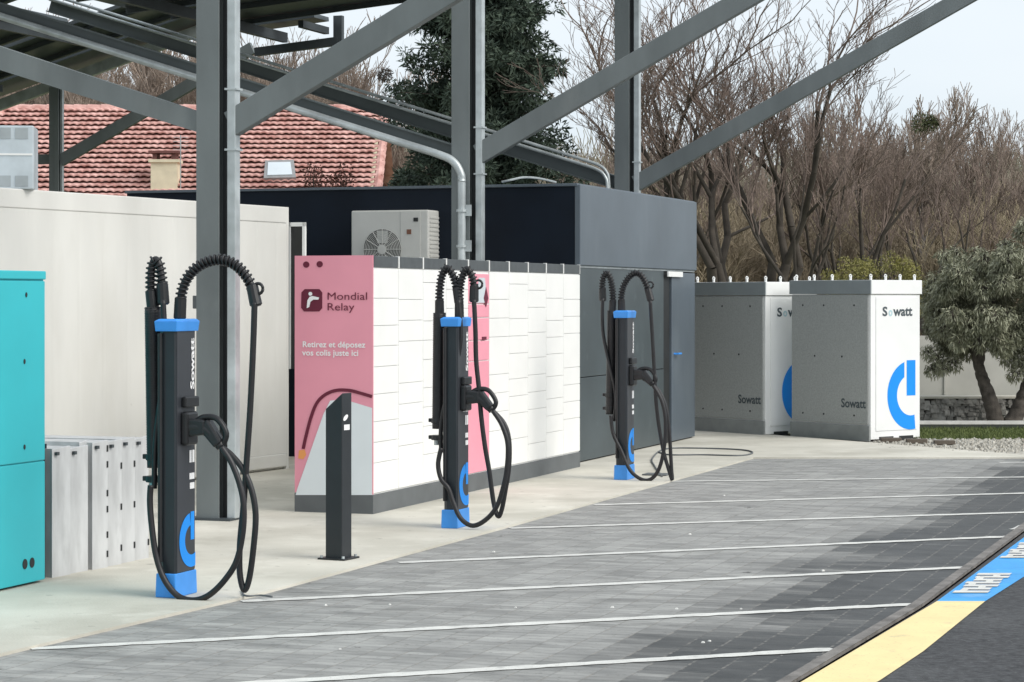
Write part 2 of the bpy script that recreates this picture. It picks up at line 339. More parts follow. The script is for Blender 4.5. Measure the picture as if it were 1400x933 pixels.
# loose white chips
cb = MB()
for (u, v) in [(705, 831), (837, 831), (925, 833), (1013, 833), (943, 731), (1125, 781), (961, 879), (970, 877), (445, 828), (533, 827), (465, 888), (1158, 888), (1235, 834), (675, 755), (990, 678)]:
    p = G(u, v); F = Fr((p.x, p.y, 0), (math.cos(u), math.sin(u))); s = random.uniform(.006, .012)
    frustum(cb, F, (-s, s, -s, s), (-s * .5, s * .6, -s * .6, s * .5), 0, s * .8)
o = cb.build('stone_chips', WLINE, None, (0, 0, 0)); tag(o, 'small white stone chips lying loose in rows on the grey paving', 'stone chips', kind='stuff')
# concrete apron
def conc_mat():
    m = mat('concrete_slab', (.50, .48, .41), .85, 0, .14, .9, .25, 60, c2=(.64, .615, .54), detail=9); return m
CONC = conc_mat()
layer(CONC, (.30, .28, .23), .8, .52, .72, .45); layer(CONC, (.16, .15, .13), 9, .64, .74, .6); layer(CONC, (.75, .73, .66), 2.3, .55, .75, .5)
layer(CONT, (.46, .44, .38), 1.1, .56, .8, .35, stretch=(1, 1, .3)); layer(CONT, (.25, .23, .2), 5, .70, .78, .4)
layer(CLAD, (.17, .20, .22), 1.5, .55, .75, .4, stretch=(1, 1, .35)); layer(CLADL, (.14, .17, .18), 3, .60, .75, .5)
layer(STEEL, (.27, .285, .28), 2.0, .56, .8, .35, stretch=(1, 1, .4)); layer(TEAL, (.05, .38, .42), 3.5, .60, .8, .25)
layer(WHITED, (.70, .70, .67), 1.7, .55, .8, .35, stretch=(1, 1, .4)); layer(GALVP, (.38, .39, .39), 6, .55, .7, .5, stretch=(1, 1, .35))
layer(ASPH, (.16, .165, .165), 1.4, .5, .75, .35); layer(ASPH, (.2, .2, .2), 70, .62, .7, .5, 2)
ap = MB(); top = [(e.x, e.y, .016) for e in edge] + [(far_r.x, far_r.y, .016)]
back = [(-10.5, 5, .016), (-10.5, 36, .016), (2.4, 30.2, .016), (G(1190, 607).x, G(1190, 607).y, .016), (G(1400, 624).x, G(1400, 624).y, .016), (far_r.x, far_r.y + .35, .016)]
poly = top + back[::-1]
k = len(poly); ap.add(poly, [tuple(range(k))[::-1]]); ap.add([(x, y, -.02) for x, y, z in top] + top, [(i, i + 1, i + 1 + len(top), i + len(top)) for i in range(len(top) - 1)])
struct('concrete_apron', ap, CONC)
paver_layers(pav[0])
# gravel verge, lawn, pale coping stones beyond
GRAV = mat('gravel', (.40, .37, .31), .95, 0, .45, 14, .8, 60, c2=(.62, .6, .54), detail=10)
LAWN = mat('lawn', (.075, .11, .03), .95, 0, .3, 5, .5, 80, c2=(.15, .18, .06))
sheet('gravel_verge', [G(1170, 608), G(1190, 606.5), G(1400, 624.5), G(2200, 627.6), G(2200, 603.5), G(1180, 597)], -.006, GRAV)
sheet('lawn', [G(1150, 600.5), G(2300, 600.5), G(2300, 586), G(1150, 586)], -.002, LAWN)
sheet('path', [G(1150, 586), G(2300, 586), G(2300, 577.5), G(1150, 577.5)], -.0, GRAV)
gt = MB()                # blades on the lawn
for i in range(9000):
    p = G(random.uniform(1220, 1620), random.uniform(586.5, 601)); h = random.uniform(.02, .05); a = random.uniform(0, 6.28); d = Vector((math.cos(a), math.sin(a), 0)) * .008
    gt.add([p - d, p + d, p + Vector((random.uniform(-.02, .02), random.uniform(-.02, .02), h))], [(0, 1, 2)])
tag(gt.build('grass', LAWN, None, (0, 0, 0)), 'short green grass strip between the cabinets and the olive tree', 'grass', kind='stuff')
# ------------------------------------------------------------------ locker bank
lo = G(510, 706); F = Fr(lo, PV, RV); LL = 5.425; DP = .667; cw = LL / 10
lk = thing('parcel_locker', lo, 'long white parcel locker bank with pink printed end and dark plinth', 'parcel locker')
mb = MB(); box(mb, F, -DP + .01, -.012, .01, LL - .005, .15, 2.0); mb.build('body', WHITED, lk)
mb = MB(); box(mb, F, -DP - .002, .003, -.003, LL, 0.012, .165); mb.build('plinth', PLINTH, lk, bevel=.004)
mb = MB(); box(mb, F, -DP, -.001, -.0, .012, .168, 2.035); mb.build('side_panel', PINK, lk)
mb = MB(); box(mb, F, -DP, -.014, .012, LL, 2.0, 2.032); mb.build('roof', TILED, lk)
sets = [[.22, .15, .15, .2, .2, .15, .15, .2, .22], [.3, .15, .15, .15, .3, .15, .15, .22], [.22, .22, .15, .15, .22, .15, .15, .3, .1], [.15, .3, .15, .15, .15, .22, .22, .15, .15]]
for c in range(10):
    y0 = c * cw + (.014 if c == 0 else .004); y1 = (c + 1) * cw - .004
    mb = MB(); box(mb, F, -.03, .0, y0 + .01, y1 - .01, 1.942, 2.03); mb.build('vent_tile', TILED, lk, bevel=.003)
    mb = MB(); box(mb, F, -.03, .003, y1 - .006, y1 + .014 if c < 9 else y1, 1.94, 2.036); mb.build('divider', WHITED, lk)
    if c == 4:
        z = .175; 
        for h, tx in ((.62, 'a'), (.36, 'b'), (.18, 'c'), (.2, 'd'), (.12, 'e'), (.27, 'f')):
            mb = MB(); box(mb, F, -.03, 0, y0, y1, z, z + h - .012); mb.build('terminal_panel', PINK, lk, bevel=.003); z += h
        zt = 1.9
        mb = MB(); plate(mb, [F(0.0005, y0 + .2, 1.66), F(.0005, y1 - .06, 1.66), F(.0005, y1 - .12, 1.88), F(.0005, y0 + .26, 1.88)][::1], PV, .003); mb.build('screen', GLASS, lk)
        mb = MB(); plate(mb, [F(.004, y0 + .38, 1.70), F(.004, y0 + .44, 1.62), F(.004, y0 + .5, 1.70), F(.004, y0 + .44, 1.80)], PV, .002); mb.build('card_reader', MAROON, lk)
        mb = MB(); plate(mb, [F(.0005, y0 + .34, 1.33), F(.0005, y0 + .46, 1.33), F(.0005, y0 + .46, 1.36), F(.0005, y0 + .34, 1.36)], PV, .002); mb.build('label_plate', MAROON, lk)
        continue
    hs = sets[c % 4]; tot = sum(hs); sc = (1.935 - .175) / tot; z = .175
    for h in hs:
        h *= sc; mb = MB(); box(mb, F, -.03, 0.0, y0, y1, z + .002, z + h - .002); mb.build('door', WHITED, lk, bevel=.003); z += h
# printed end: coordinates s (0 at the right corner) and z
def EP(u, v, d=0.): s = (510 - u) / 107 * DP; k = lo.y + s * .325; return F(-s, -.0005 - d, HC + (HV - v) * k / FPX)
def eplate(name, pts, m, d=0.003, th=.002): mb = MB(); plate(mb, [EP(u, v, d - .002) for u, v in pts], -RV, th); return mb.build(name, m, lk)
eplate('pale_print', [(404.5, 677), (407, 668), (443, 566), (452, 548), (470, 546), (509, 558), (509, 677)], PALE, .004)
arc = spline([(415, 614), (419, 596), (426, 570), (434, 551), (445, 540), (460, 534), (478, 534), (494, 538), (509, 542)], 6) if False else None
ap_ = [(415, 614), (419, 596), (426, 570), (434, 551), (445, 540), (460, 534), (478, 534), (494, 538), (509, 542.5)]
sp = spline([Vector((u, v, 0)) for u, v in ap_], 6); lw = 2.2
L1 = []; L2 = []
for i, p in enumerate(sp):
    t = (sp[min(i + 1, len(sp) - 1)] - sp[max(i - 1, 0)]).normalized(); L1.append((p.x - t.y * lw, p.y + t.x * lw)); L2.append((p.x + t.y * lw, p.y - t.x * lw))
mb = MB()
for i in range(len(sp) - 1): mb.add([EP(*L1[i], .005), EP(*L1[i + 1], .005), EP(*L2[i + 1], .005), EP(*L2[i], .005)], [(0, 1, 2, 3)])
mb.build('printed_line', MAROON, lk)
eplate('printed_spot', [(409, 616), (417, 615), (419, 622), (415, 628), (408, 627)], ORANGE)
def circ(cx, cy, rx, ry=None, n=20): ry = ry or rx; return [(cx + rx * math.cos(2 * math.pi * i / n), cy + ry * math.sin(2 * math.pi * i / n)) for i in range(n)]
eplate('vent_hole', circ(419, 362, 4.3), MAROON); eplate('vent_hole', circ(437.5, 361.5, 4.3), MAROON)
rr = []
for cx, cy, a in ((417, 422, 180), (436, 422, 90), (436, 400, 0), (417, 400, -90)):
    pass
rr = [(417, 395.5), (412.5, 400), (412, 421), (416, 426), (437, 426), (441, 421.5), (441, 400), (437, 395.5)]
eplate('emblem', rr, MAROON)
eplate('emblem_mark', circ(425, 402, 2.6), WTEXT, .007)
eplate('emblem_mark', [(420, 421.5), (421, 411), (424, 406), (428, 405), (437, 407), (436, 410), (429, 410), (425, 413), (423.5, 420)], WTEXT, .007)
text('lettering', 'Mondial\nRelay', MAROON, lk, EP(448.5, 428, .004), PV, UP, -RV, .335, .16, bold=.0)
text('lettering', 'Retirez et déposez\nvos colis juste ici', WTEXT, lk, EP(413.5, 489, .004), PV, UP, -RV, .54, .128, bold=.02)
# ------------------------------------------------------------------ dark plant building
bo = Vector((.67, 23.86, 0)); F = Fr(bo, PV, RV); BL = 4.73; BWd = 5.15
bd = thing('plant_building', bo, 'dark flat roofed plant room behind the parcel lockers, shade-painted side wall and slate front', 'building')
mb = MB(); box(mb, F, -BWd, -.03, 0, BL, 0, 2.84); mb.build('wall', NAVY, bd)
mb = MB(); box(mb, F, -.03, .03, -.01, BL, 2.035, 2.86); mb.build('upper_cladding', CLAD, bd, bevel=.008)
mb = MB(); box(mb, F, -.03, .0, 0.0, 3.32, 0.89, 2.012); mb.build('lower_cladding', CLADL, bd, bevel=.005)
mb = MB(); box(mb, F, -.03, .001, 0.0, 3.32, 0.03, .882); mb.build('lower_cladding', CLADL, bd, bevel=.005)
mb = MB(); box(mb, F, -.03, .004, 0, BL, 2.014, 2.033); mb.build('flashing', GALV, bd)
mb = MB(); box(mb, F, -.03, -.012, 3.32, 3.62, .02, 2.0); mb.build('door_gap', DARK, bd)
dr_ = MB(); box(dr_, F, -.03, .012, 3.64, BL - .02, .03, 2.0); dr_ = dr_.build('door', CLAD, bd, bevel=.006)
mb = MB(); tube(mb, [F(.012, 3.74, 1.05), F(.06, 3.74, 1.05), F(.06, 3.88, 1.05)], .012, 8); mb.build('handle', BLUE, dr_)
mb = MB(); box(mb, F, .034, .05, 3.35, 4.0, 1.95, 2.01); mb.build('light_strip', WHITE, bd)
mb = MB(); box(mb, F, -BWd - .02, .0, -.02, BL + .02, 2.842, 2.872); mb.build('roof', CLAD, bd, bevel=.005)
# cable and pipe on the roof
mb = MB(); tube(mb, spline([W(686, 249, 25), W(700, 246, 25), W(715, 243, 25.2), W(735, 244, 25.4), W(760, 249.5, 25.6)], 6), .012, 6)
tag(mb.build('roof_cable', GALV, None, W(686, 249, 25)), 'thin pale cable arching over the plant room roof edge', 'cable')
# air conditioner on the dark side wall
ao = Vector((W(480, 352, 24.35).x, 24.35, 1.85)); F = Fr(ao, (PV.x, PV.y)); AW = .86
ac = thing('air_conditioner', ao, 'white outdoor air conditioning unit with round fan grille on the dark side wall', 'air conditioner')
mb = MB(); box(mb, F, 0, AW, -.0, .34, 0, .76); mb.build('casing', ACW, ac, bevel=.015)
rc = (.355, .355); rad = .21
mb = MB(); vs = [F(rc[0] + rad * math.cos(a), -.004, rc[1] + rad * math.sin(a)) for a in np.linspace(0, 2 * math.pi, 40, endpoint=False)]; plate(mb, vs, -F.y, .003); mb.build('fan_recess', mat('recess_grey', (.14, .145, .14), .7), ac)
mb = MB()
for q in np.linspace(.04, rad, 11):
    tube(mb, [F(rc[0] + q * math.cos(a), -.014, rc[1] + q * math.sin(a)) for a in np.linspace(0, 2 * math.pi, 41)], .0026, 5)
for a in np.linspace(0, math.pi, 7)[:-1]: tube(mb, [F(rc[0] + rad * math.cos(a), -.016, rc[1] + rad * math.sin(a)), F(rc[0] - rad * math.cos(a), -.016, rc[1] - rad * math.sin(a))], .004, 5)
plate(mb, [F(rc[0] + .05 * math.cos(a), -.018, rc[1] + .05 * math.sin(a)) for a in np.linspace(0, 2 * math.pi, 20, endpoint=False)], -F.y, .004)
box(mb, F, rc[0] - .06, rc[0] + .06, -.012, -.009, .16, .29); box(mb, F, rc[0] - .06, rc[0] + .06, -.012, -.009, .42, .55)
mb.build('fan_grille', ACW, ac)
mb = MB(); box(mb, F, .555, .775, -.006, -.0, .01, .75); mb.build('access_panel', ACW, ac, bevel=.003)
mb = MB(); box(mb, F, .70, .75, -.011, -.004, .64, .68); mb.build('badge', DARK, ac)
mb = MB(); box(mb, F, .625, .675, -.011, -.004, .51, .56); mb.build('badge', mat('rusty_label', (.18, .08, .05)), ac)
mb = MB()
for i in range(14): box(mb, F, AW, AW + .006, .04, .3, .1 + i * .044, .1 + i * .044 + .02)
mb.build('side_grille', ACW, ac)
mb = MB(); box(mb, F, .1, .14, .0, .5, -.05, -.0); box(mb, F, .72, .76, .0, .5, -.05, -.0); mb.build('bracket', GALV, ac)
# ------------------------------------------------------------------ white container on the left
ca = R_(25.4); cR = Vector((math.sin(ca), math.cos(ca), 0)); cP = Vector((cR.y, -cR.x, 0)); cc = G(395, 643); F = Fr(cc, cP, cR)
ct = thing('shipping_container', cc, 'long off-white steel container behind the row of galvanised sheets', 'container')
mb = MB(); N = 60; CLn = 6.06; vs = []; prof = []
y = -CLn + .1; 
while y < -.05:
    prof += [(y, -.003), (y + .30, -.003), (y + .315, -.0042), (y + .336, -.0042), (y + .35, -.003)]; y += .36
prof = [q for q in prof if q[0] < -.1] + [(-.046, -.003)]
vs = [F(x, yy, .17) for yy, x in prof] + [F(x, yy, 2.44) for yy, x in prof]; k = len(prof)
mb.add(vs, [(i, i + 1, i + 1 + k, i + k) for i in range(k - 1)]); mb.build('side_wall', CONT, ct)
mb = MB(); box(mb, F, -2.44, -.001, -.045, 0, .0, 2.6); mb.build('corner_post', CONT, ct, bevel=.003); mb = MB(); box(mb, F, -2.44, 0, -CLn, -CLn + .1, 0, 2.6); mb.build('corner_post', CONT, ct, bevel=.012)
mb = MB(); box(mb, F, -2.44, .004, -CLn + .1, -.046, 2.44, 2.6); mb.build('top_rail', CONT, ct, bevel=.01)
mb = MB(); box(mb, F, -.08, .002, -CLn + .1, -.046, .04, .17); mb.build('bottom_rail', CONT, ct, bevel=.01)
mb = MB(); box(mb, F, -2.38, -.04, -CLn + .06, -.06, .02, 2.5); mb.build('inner_body', CONT, ct)
mb = MB(); 
for (a_, b_) in ((0, .035), (.17, .2)): box(mb, F, -.03 + a_, -.03 + b_, .02, .05, 1.0, 2.45)
box(mb, F, -.03, .17, .02, .05, 2.41, 2.45); fr_ = mb.build('window_shutter_frame', WHITE, ct)
mb = MB(); box(mb, F, .005, .14, .03, .04, 1.0, 2.41); mb.build('pane', DARK, fr_)
mb = MB(); mb2 = MB()
# pale caged unit on the container roof
uo = F(-.6, -4.65, 2.6); FU = Fr(uo, (1, .12)); un = thing('rooftop_unit', uo, 'pale translucent grey box unit standing on the white container roof', 'roof unit')
uu = onplane(46, 172, uo, FU.x); ww = (uu - uo).dot(FU.x)
PALEU = mat('pale_sheet', (.50, .56, .60), .4, .1, .12, 6)
mb = MB(); box(mb, FU, ww - .62, ww, 0, .45, 0, uu.z - 2.6); mb.build('casing', PALEU, un, bevel=.01)
hh = uu.z - 2.6
for z0 in (.01, hh - .12):
    for k_ in range(4):
        mb = MB(); box(mb, FU, ww - .58 + k_ * .14 + (.0 if k_ < 3 else .01), ww - .58 + k_ * .14 + .115, -.004, .01, z0 + .01, z0 + .1); mb.build('vent', mat('vent_grey', (.33, .37, .39)), un)
mb = MB(); box(mb, FU, ww - .61, ww - .01, -.006, .01, hh * .53, hh * .56); mb.build('trim', WHITE, un)
# ------------------------------------------------------------------ teal cabinet
to = G(62, 799); F = Fr(to, PV, RV); tc_ = thing('teal_cabinet', to, 'bright turquoise metal cabinet cut by the left edge of the photo', 'cabinet')
zt = HC + (HV - 371) * to.y / FPX
mb = MB(); box(mb, F, -.7, -.012, -2.2, 0, .03, zt - .04); mb.build('body', TEAL, tc_, bevel=.004)
mb = MB(); box(mb, F, -.72, .004, -2.22, .004, zt - .05, zt); mb.build('lid', TEAL, tc_, bevel=.006)
for (y0, y1, z0, z1) in ((-1.09, -.004, .74, zt - .06), (-1.09, -.004, .03, .733), (-2.19, -1.1, .03, zt - .06)):
    mb = MB(); box(mb, F, -.012, 0.0, y0, y1, z0, z1); mb.build('door', TEAL, tc_, bevel=.004)
for dy in (-.155, -.235):
    mb = MB(); plate(mb, [F(.001, dy + .026 * math.cos(a), .145 + .03 * math.sin(a)) for a in np.linspace(0, 2 * math.pi, 18, endpoint=False)], PV, .003); mb.build('cable_hole', DARK, tc_)
for (dy, z) in ((-.22, 1.72), (-.24, 1.33), (-.24, .83)):
    mb = MB(); plate(mb, [F(.001, dy + .01 * math.cos(a), z + .015 * math.sin(a)) for a in np.linspace(0, 2 * math.pi, 10, endpoint=False)], PV, .003); mb.build('lock', DARK, tc_)
mb = MB(); box(mb, F, -.66, -.05, -2.1, -.05, 0, .03); mb.build('plinth', DARK, tc_)
# ------------------------------------------------------------------ galvanised panels leaning in a row
gs = [(75, 97, 794, 612), (99, 121, 788.5, 611), (122, 129, 784, 603), (130, 148, 783, 603.5), (150, 167, 778.5, 602), (169, 185, 774, 599), (187, 204, 770, 598)]
glab = ['plain galvanised panel standing nearest the turquoise cabinet', 'stained galvanised panel, second from the turquoise cabinet, no slots', 'narrow recessed galvanised panel between the plain and slotted ones', 'galvanised panel with a long column of slots, first slotted one', 'galvanised panel with slots, fourth back from the black charger', 'galvanised panel with few slots, just before the last one', 'last galvanised panel of the row, beside the black charger tube']
for i, (u0, u1, v, vt) in enumerate(gs):
    p = G(u0, v); q = onplane(u1, v, p, RV); wd = (q - p).length; h = HC + (HV - vt) * p.y / FPX; F = Fr(p, PV, RV)
    if i == 2: F.o = F.o - PV * .05
    t = thing('galvanised_panel', F.o, glab[i], 'metal panel', 'galvanised panels stood on edge in a row')
    mb = MB(); box(mb, F, -.95, -.02, .012, wd - .004, .012, h - .01); mb.build('tray', GALVP, t)
    mb = MB(); mb.add([F(-.018, .0, .0), F(-.0, wd - .006, .0), F(-.0, wd - .006, h + .0), F(-.018, 0, h - .012), F(-.022, 0, 0), F(-.022, wd - .006, 0), F(-.022, wd - .006, h), F(-.022, 0, h - .012)], [(0, 1, 2, 3), (3, 2, 6, 7), (1, 5, 6, 2), (0, 3, 7, 4), (0, 4, 5, 1)]); mb.build('front_sheet', GALVP, t, bevel=.003)
    if i >= 3:
        for z in ([.08, .2, .36, .46, .64, .74] if i == 3 else [.1, .36, .62]):
            mb = MB(); box(mb, F, -.01, .004, wd - .02, wd - .006, z, z + .04); mb.build('slot', DARK, t)
    if i != 2:
        mb = MB(); box(mb, F, -.013, .004, .02, .05, h - .05, h - .03); mb.build('bolt', STEELD, t)
p = G(64, 795); F = Fr(p, PV, RV); mb = MB(); box(mb, F, -.8, -.05, .0, .085, 0, .82); box(mb, F, -.05, -.03, .0, .03, 0, .82)
tag(mb.build('dark_panel', NAVY, None, p), 'dark blue panel in the gap between turquoise cabinet and galvanised panels', 'metal panel')
# ------------------------------------------------------------------ bollard
p = G(462, 769); p.y += .06; F = Fr(p, (.9, -.44)); bl = thing('bollard', p, 'black square bollard with slanted top before the pink locker end', 'bollard')
mb = MB(); s = .062; h0, h1 = .985, 1.09
mb.add([F(-s, -s, 0), F(s, -s, 0), F(s, s, 0), F(-s, s, 0), F(-s, -s, h0), F(s, -s, h1), F(s, s, h1), F(-s, s, h0)], BF); mb.build('post', mat('bollard_black', (.022, .026, .03), .45, .1, .1, 8), bl, bevel=.005)
mb = MB(); box(mb, F, -.1, .1, -.1, .1, 0.016, .028); mb.build('base_plate', BLACKP, bl, bevel=.003)
for (a, b) in ((-.08, -.08), (.08, -.08), (.08, .08), (-.08, .08)):
    mb = MB(); tube(mb, [F(a, b, .026), F(a, b, .042)], .01, 8); mb.build('bolt', GALV, bl)
mb = MB(); plate(mb, [F(s + .001, -.02 + .03 * math.cos(a), .93 + .02 * math.sin(a + .6)) for a in np.linspace(0, 2 * math.pi, 12, endpoint=False)], F.x, .002); box(mb, F, s + .001, s + .003, -.04, .03, .85, .885); mb.build('sticker', WTEXT, bl)
# ------------------------------------------------------------------ chargers
def ring(mb, F, x, cy, cz, ro, ri, a0, a1, ymax=None, n=26, yaxis=True):
    vs = []
    for i in range(n + 1):
        a = a0 + (a1 - a0) * i / n
        for r in (ri, ro):
            yy = cy + r * math.cos(a)
            if ymax is not None: yy = min(yy, ymax)
            vs.append(F(x, yy, cz + r * math.sin(a)))
    mb.add(vs, [(2 * i, 2 * i + 1, 2 * i + 3, 2 * i + 2) for i in range(n)])
def charger(cu, cv, Aarch, Acab, Barch, Bcab, gun, label, tall):
    cr_ = G(cu, cv); C = cr_ - PV * .06 + RV * .13; C.z = .016; F = Fr(C, PV, RV); px = FPX / C.y
    t = thing('ev_charger', C, label, 'ev charger', 'black electric car chargers with blue caps')
    H = HC + (HV - tall) * C.y / FPX
    bs = MB(); frustum(bs, F, (-.065, .063, -.136, .136), (-.062, .06, -.132, .132), 0, .135); bs.build('base', BLUE, t, bevel=.006)
    mb = MB(); hx, hy = .055, .12
    vs = []; pr = [(-hx, -hy + .03), (-hx + .03, -hy), (hx - .008, -hy), (hx, -hy + .008), (hx, hy - .008), (hx - .008, hy), (-hx + .03, hy), (-hx, hy - .03)]
    vs = [F(x, y, .13) for x, y in pr] + [F(x, y, H - .05) for x, y in pr]; n = len(pr)
    mb.add(vs, [tuple(range(n))[::-1], tuple(range(n, 2 * n))] + [(i, (i + 1) % n, (i + 1) % n + n, i + n) for i in range(n)]); mb.build('column', CHARC, t)
    mb = MB(); box(mb, F, hx - .012, hx + .004, -hy + .012, hy - .006, .14, H - .06); mb.build('front_panel', mat('panel_anthracite', (.04, .044, .052), .35, .1, .08, 8), t, bevel=.003)
    mb = MB(); tube(mb, [F(-hx + .02, -hy - .012, .2), F(-hx + .02, -hy - .012, H - .08)], .014, 8); mb.build('trim_tube', BLACKP, t)
    cp = MB(); frustum(cp, F, (-.065, .068, -.135, .138), (-.07, .074, -.14, .146), H - .07, H - .012); frustum(cp, F, (-.07, .074, -.14, .146), (-.05, .06, -.12, .13), H - .012, H); cp.build('cap', BLUE, t, bevel=.004)
    # printed things on the front
    xf = hx + .005
    text('lettering', 'Sowatt', WTEXT, t, F(xf, hy - .02, H - .40), (0, 0, 1), -RV, PV, .29, .05, bold=.03)
    mb = MB(); box(mb, F, xf, xf + .03, -.06, hy - .01, H - .50, H - .44); mb.build('card_reader', BLACKP, t, bevel=.008)
    mb = MB(); box(mb, F, xf, xf + .002, -.01, .085, H - .70, H - .53); mb.build('sticker', WTEXT, t)
    mb = MB(); box(mb, F, xf + .002, xf + .003, .01, .06, H - .60, H - .55); mb.build('screen', BLACKP, t)
    for (y0, y1, z0, z1) in ((.04, .065, .75, .82), (.075, .1, .75, .82), (.04, .1, .655, .69), (.045, .1, .60, .635)):
        mb = MB(); box(mb, F, xf, xf + .002, y0, y1, z0, z1); mb.build('sticker', WTEXT, t)
    mb = MB(); ring(mb, F, xf + .001, .07, .31, .155, .085, R_(100), R_(320), hy - .006); box(mb, F, xf, xf + .001, .055, .1, .31, .47); mb.build('power_emblem', CYANB, t)
    # side tube with clamps (behind-left)
    bx = -.135; tt = onplane(Barch[0][0], Barch[0][1], F(bx, 0, 0), PV)
    mb = MB(); zt_ = tt.z; q0 = F(bx, 0, .72 if C.y < 20 else .6); q1 = Vector((tt.x, tt.y, zt_)); k = 26
    pts = [q0.lerp(q1, i / k) for i in range(k + 1)]; tube(mb, pts, .047, 14)
    mb.build('cable_tube', BLACK, t, smooth=True)
    mb = MB(); helix(mb, [pts[2], pts[8], pts[14], pts[-1]], .047, .0025, 60); mb.build('sleeve_ribs', BLACK, t, smooth=True)
    for z in (.78, .655):
        mb = MB(); tube(mb, [F(bx, 0, z - .018), F(bx, 0, z + .018)], .055, 14); box(mb, F, bx, -hx, -.03, .03, z - .018, z + .018); box(mb, F, bx - .075, bx, -.015, .015, z - .012, z + .016); mb.build('clamp', BLACKP, t, bevel=.004)
    mb = MB(); tube(mb, [F(bx - .01, -.01, .60), F(bx - .01, -.01, .645)], .02, 10); mb.build('plug', GALV, t)
    # arches
    def arch(nm, px_, c):
        P = [onplane(u, v, c, PV) for u, v in px_]; sp = spline(P, 6)
        mb = MB(); tube(mb, sp, .021, 10); a = mb.build(nm, BLACK, t, smooth=True)
        L = sum((sp[i + 1] - sp[i]).length for i in range(len(sp) - 1))
        mb = MB(); helix(mb, P, .0285, .0066, L / .026); mb.build('coil', BLACKP, a, smooth=True)
        for e, f in ((0, 1), (-1, -2)):
            d = (sp[f] - sp[e]).normalized(); mb = MB(); tube(mb, [sp[e] - d * .03, sp[e] - d * .02, sp[e] + d * .09, sp[e] + d * .1], [.026, .036, .034, .024], 12); mb.build('sleeve', BLACKP, a, smooth=False)
        return P
    cA = F(.0, -.0, 0); cB = F(bx, 0.0, 0)
    PA = arch('arch', Aarch, cA); arch('arch', Barch, cB)
    i = len(PA) - 2; d = (PA[i + 1] - PA[i]).normalized(); ctr = PA[i] + PV * .035
    mb = MB(); tube(mb, [ctr + (PV * math.cos(a) + UP * math.sin(a)) * .03 for a in np.linspace(0, 2 * math.pi, 17)], .009, 6); mb.build('cable_clip', BLACKP, t, smooth=True)
    def cab(px_, c, r=.0175):
        P = [onplane(u, v, c, PV) for u, v in px_]; mb = MB(); tube(mb, spline(P, 8), r, 10); return mb.build('cable', BLACK, t, smooth=True)
    cab(Acab, cA - RV * .02); cab(Bcab, F(-.0, -.16, 0))
    cab([Barch[-1], (Barch[-1][0] + (2 if Barch[-1][0] > Barch[0][0] else 1), Barch[-1][1] + .35 * px), (Barch[0][0] + 4, Barch[0][1] + .75 * px), (Barch[0][0] + 2, Barch[0][1] + 1.03 * px)], F(bx + .02, -.06, 0), .016) if True else None
    # gun + holster
    z = HC + (HV - gun[1]) * C.y / FPX; gx = hx
    mb = MB(); box(mb, F, gx, gx + .05, -.07, .07, z - .1, z + .09); hl = mb.build('holster', BLACKP, t, bevel=.015)
    mb = MB(); ge = onplane(gun[2], gun[3], cA - RV * .02, PV); gl_ = (ge - F(gx, 0, z)).dot(PV)
    tube(mb, spline([F(gx + .04, -.01, z), F(gx + .5 * gl_, -.015, z - .0), F(gx + .75 * gl_, -.02, z - .035), ge], 6), [.05 - .0012 * i for i in range(19)], 12)
    mb.build('connector', BLACKP, t, smooth=True)
    mb = MB(); q0_ = F(gx + .04, -.012, z + .0); q1_ = F(gx + .62 * gl_, -.015, z + .004); beam(mb, q0_, q1_, .085, .105, .085, side=RV); q2_ = ge.lerp(q1_, .12); beam(mb, q1_ - (q2_ - q1_).normalized() * .03, q2_, .075, .08, .055, side=RV); mb.build('connector_shell', BLACKP, t, bevel=.012)
    mb = MB(); tube(mb, spline([F(gx + .30 * gl_, -.02, z + .03), F(gx + .55 * gl_, -.02, z + .06), F(gx + .88 * gl_, -.02, z + .052), F(gx + 1.12 * gl_, -.02, z - .03), ge + UP * .0], 6), .018, 8); mb.build('handle', BLACKP, t, smooth=True)
    return t
charger(240, 822, [(246, 430), (248, 402), (256, 380), (273, 363), (297, 355), (320, 361), (337, 378), (345, 395), (349, 412)],
        [(348, 414), (347, 450), (345, 500), (342, 560), (338, 620), (333, 690), (328, 745), (328, 785), (334, 807), (341, 790), (347, 745), (349.5, 704), (344, 670), (332, 642), (316, 622), (303, 612)],
        [(209, 420), (206.5, 395), (207, 370), (211, 356), (217, 360), (221, 382), (223, 410)],
        [(206, 664), (205, 685), (207, 715), (213, 758), (224, 791), (242, 814), (263, 821), (284, 815), (305, 796), (323, 768), (332, 728), (333, 690), (327, 660), (316, 632), (303, 612)],
        (250, 588, 303, 612), 'nearest black charger with blue cap and base, left of the bollard', 440)
charger(625, 726, [(628, 432), (628, 409), (630, 385), (637, 368), (644, 374), (648, 389), (648, 408)],
        [(648, 410), (650, 452), (651, 493), (655, 533), (658, 570), (663, 610), (669, 645), (675, 688), (681, 706), (686, 697), (691, 671), (696, 638), (696, 602), (689, 579), (674, 562)],
        [(601, 428), (601, 400), (604, 377), (611, 366), (619, 375), (624, 392), (627, 410)],
        [(603, 613), (599, 635), (603, 655), (613, 668), (620, 688), (630, 709), (646, 719), (664, 711), (679, 693), (688, 666), (693, 640), (694, 607), (686, 581), (674, 562)],
        (640, 546, 673, 561), 'middle black charger standing in front of the white parcel lockers', 436.5)
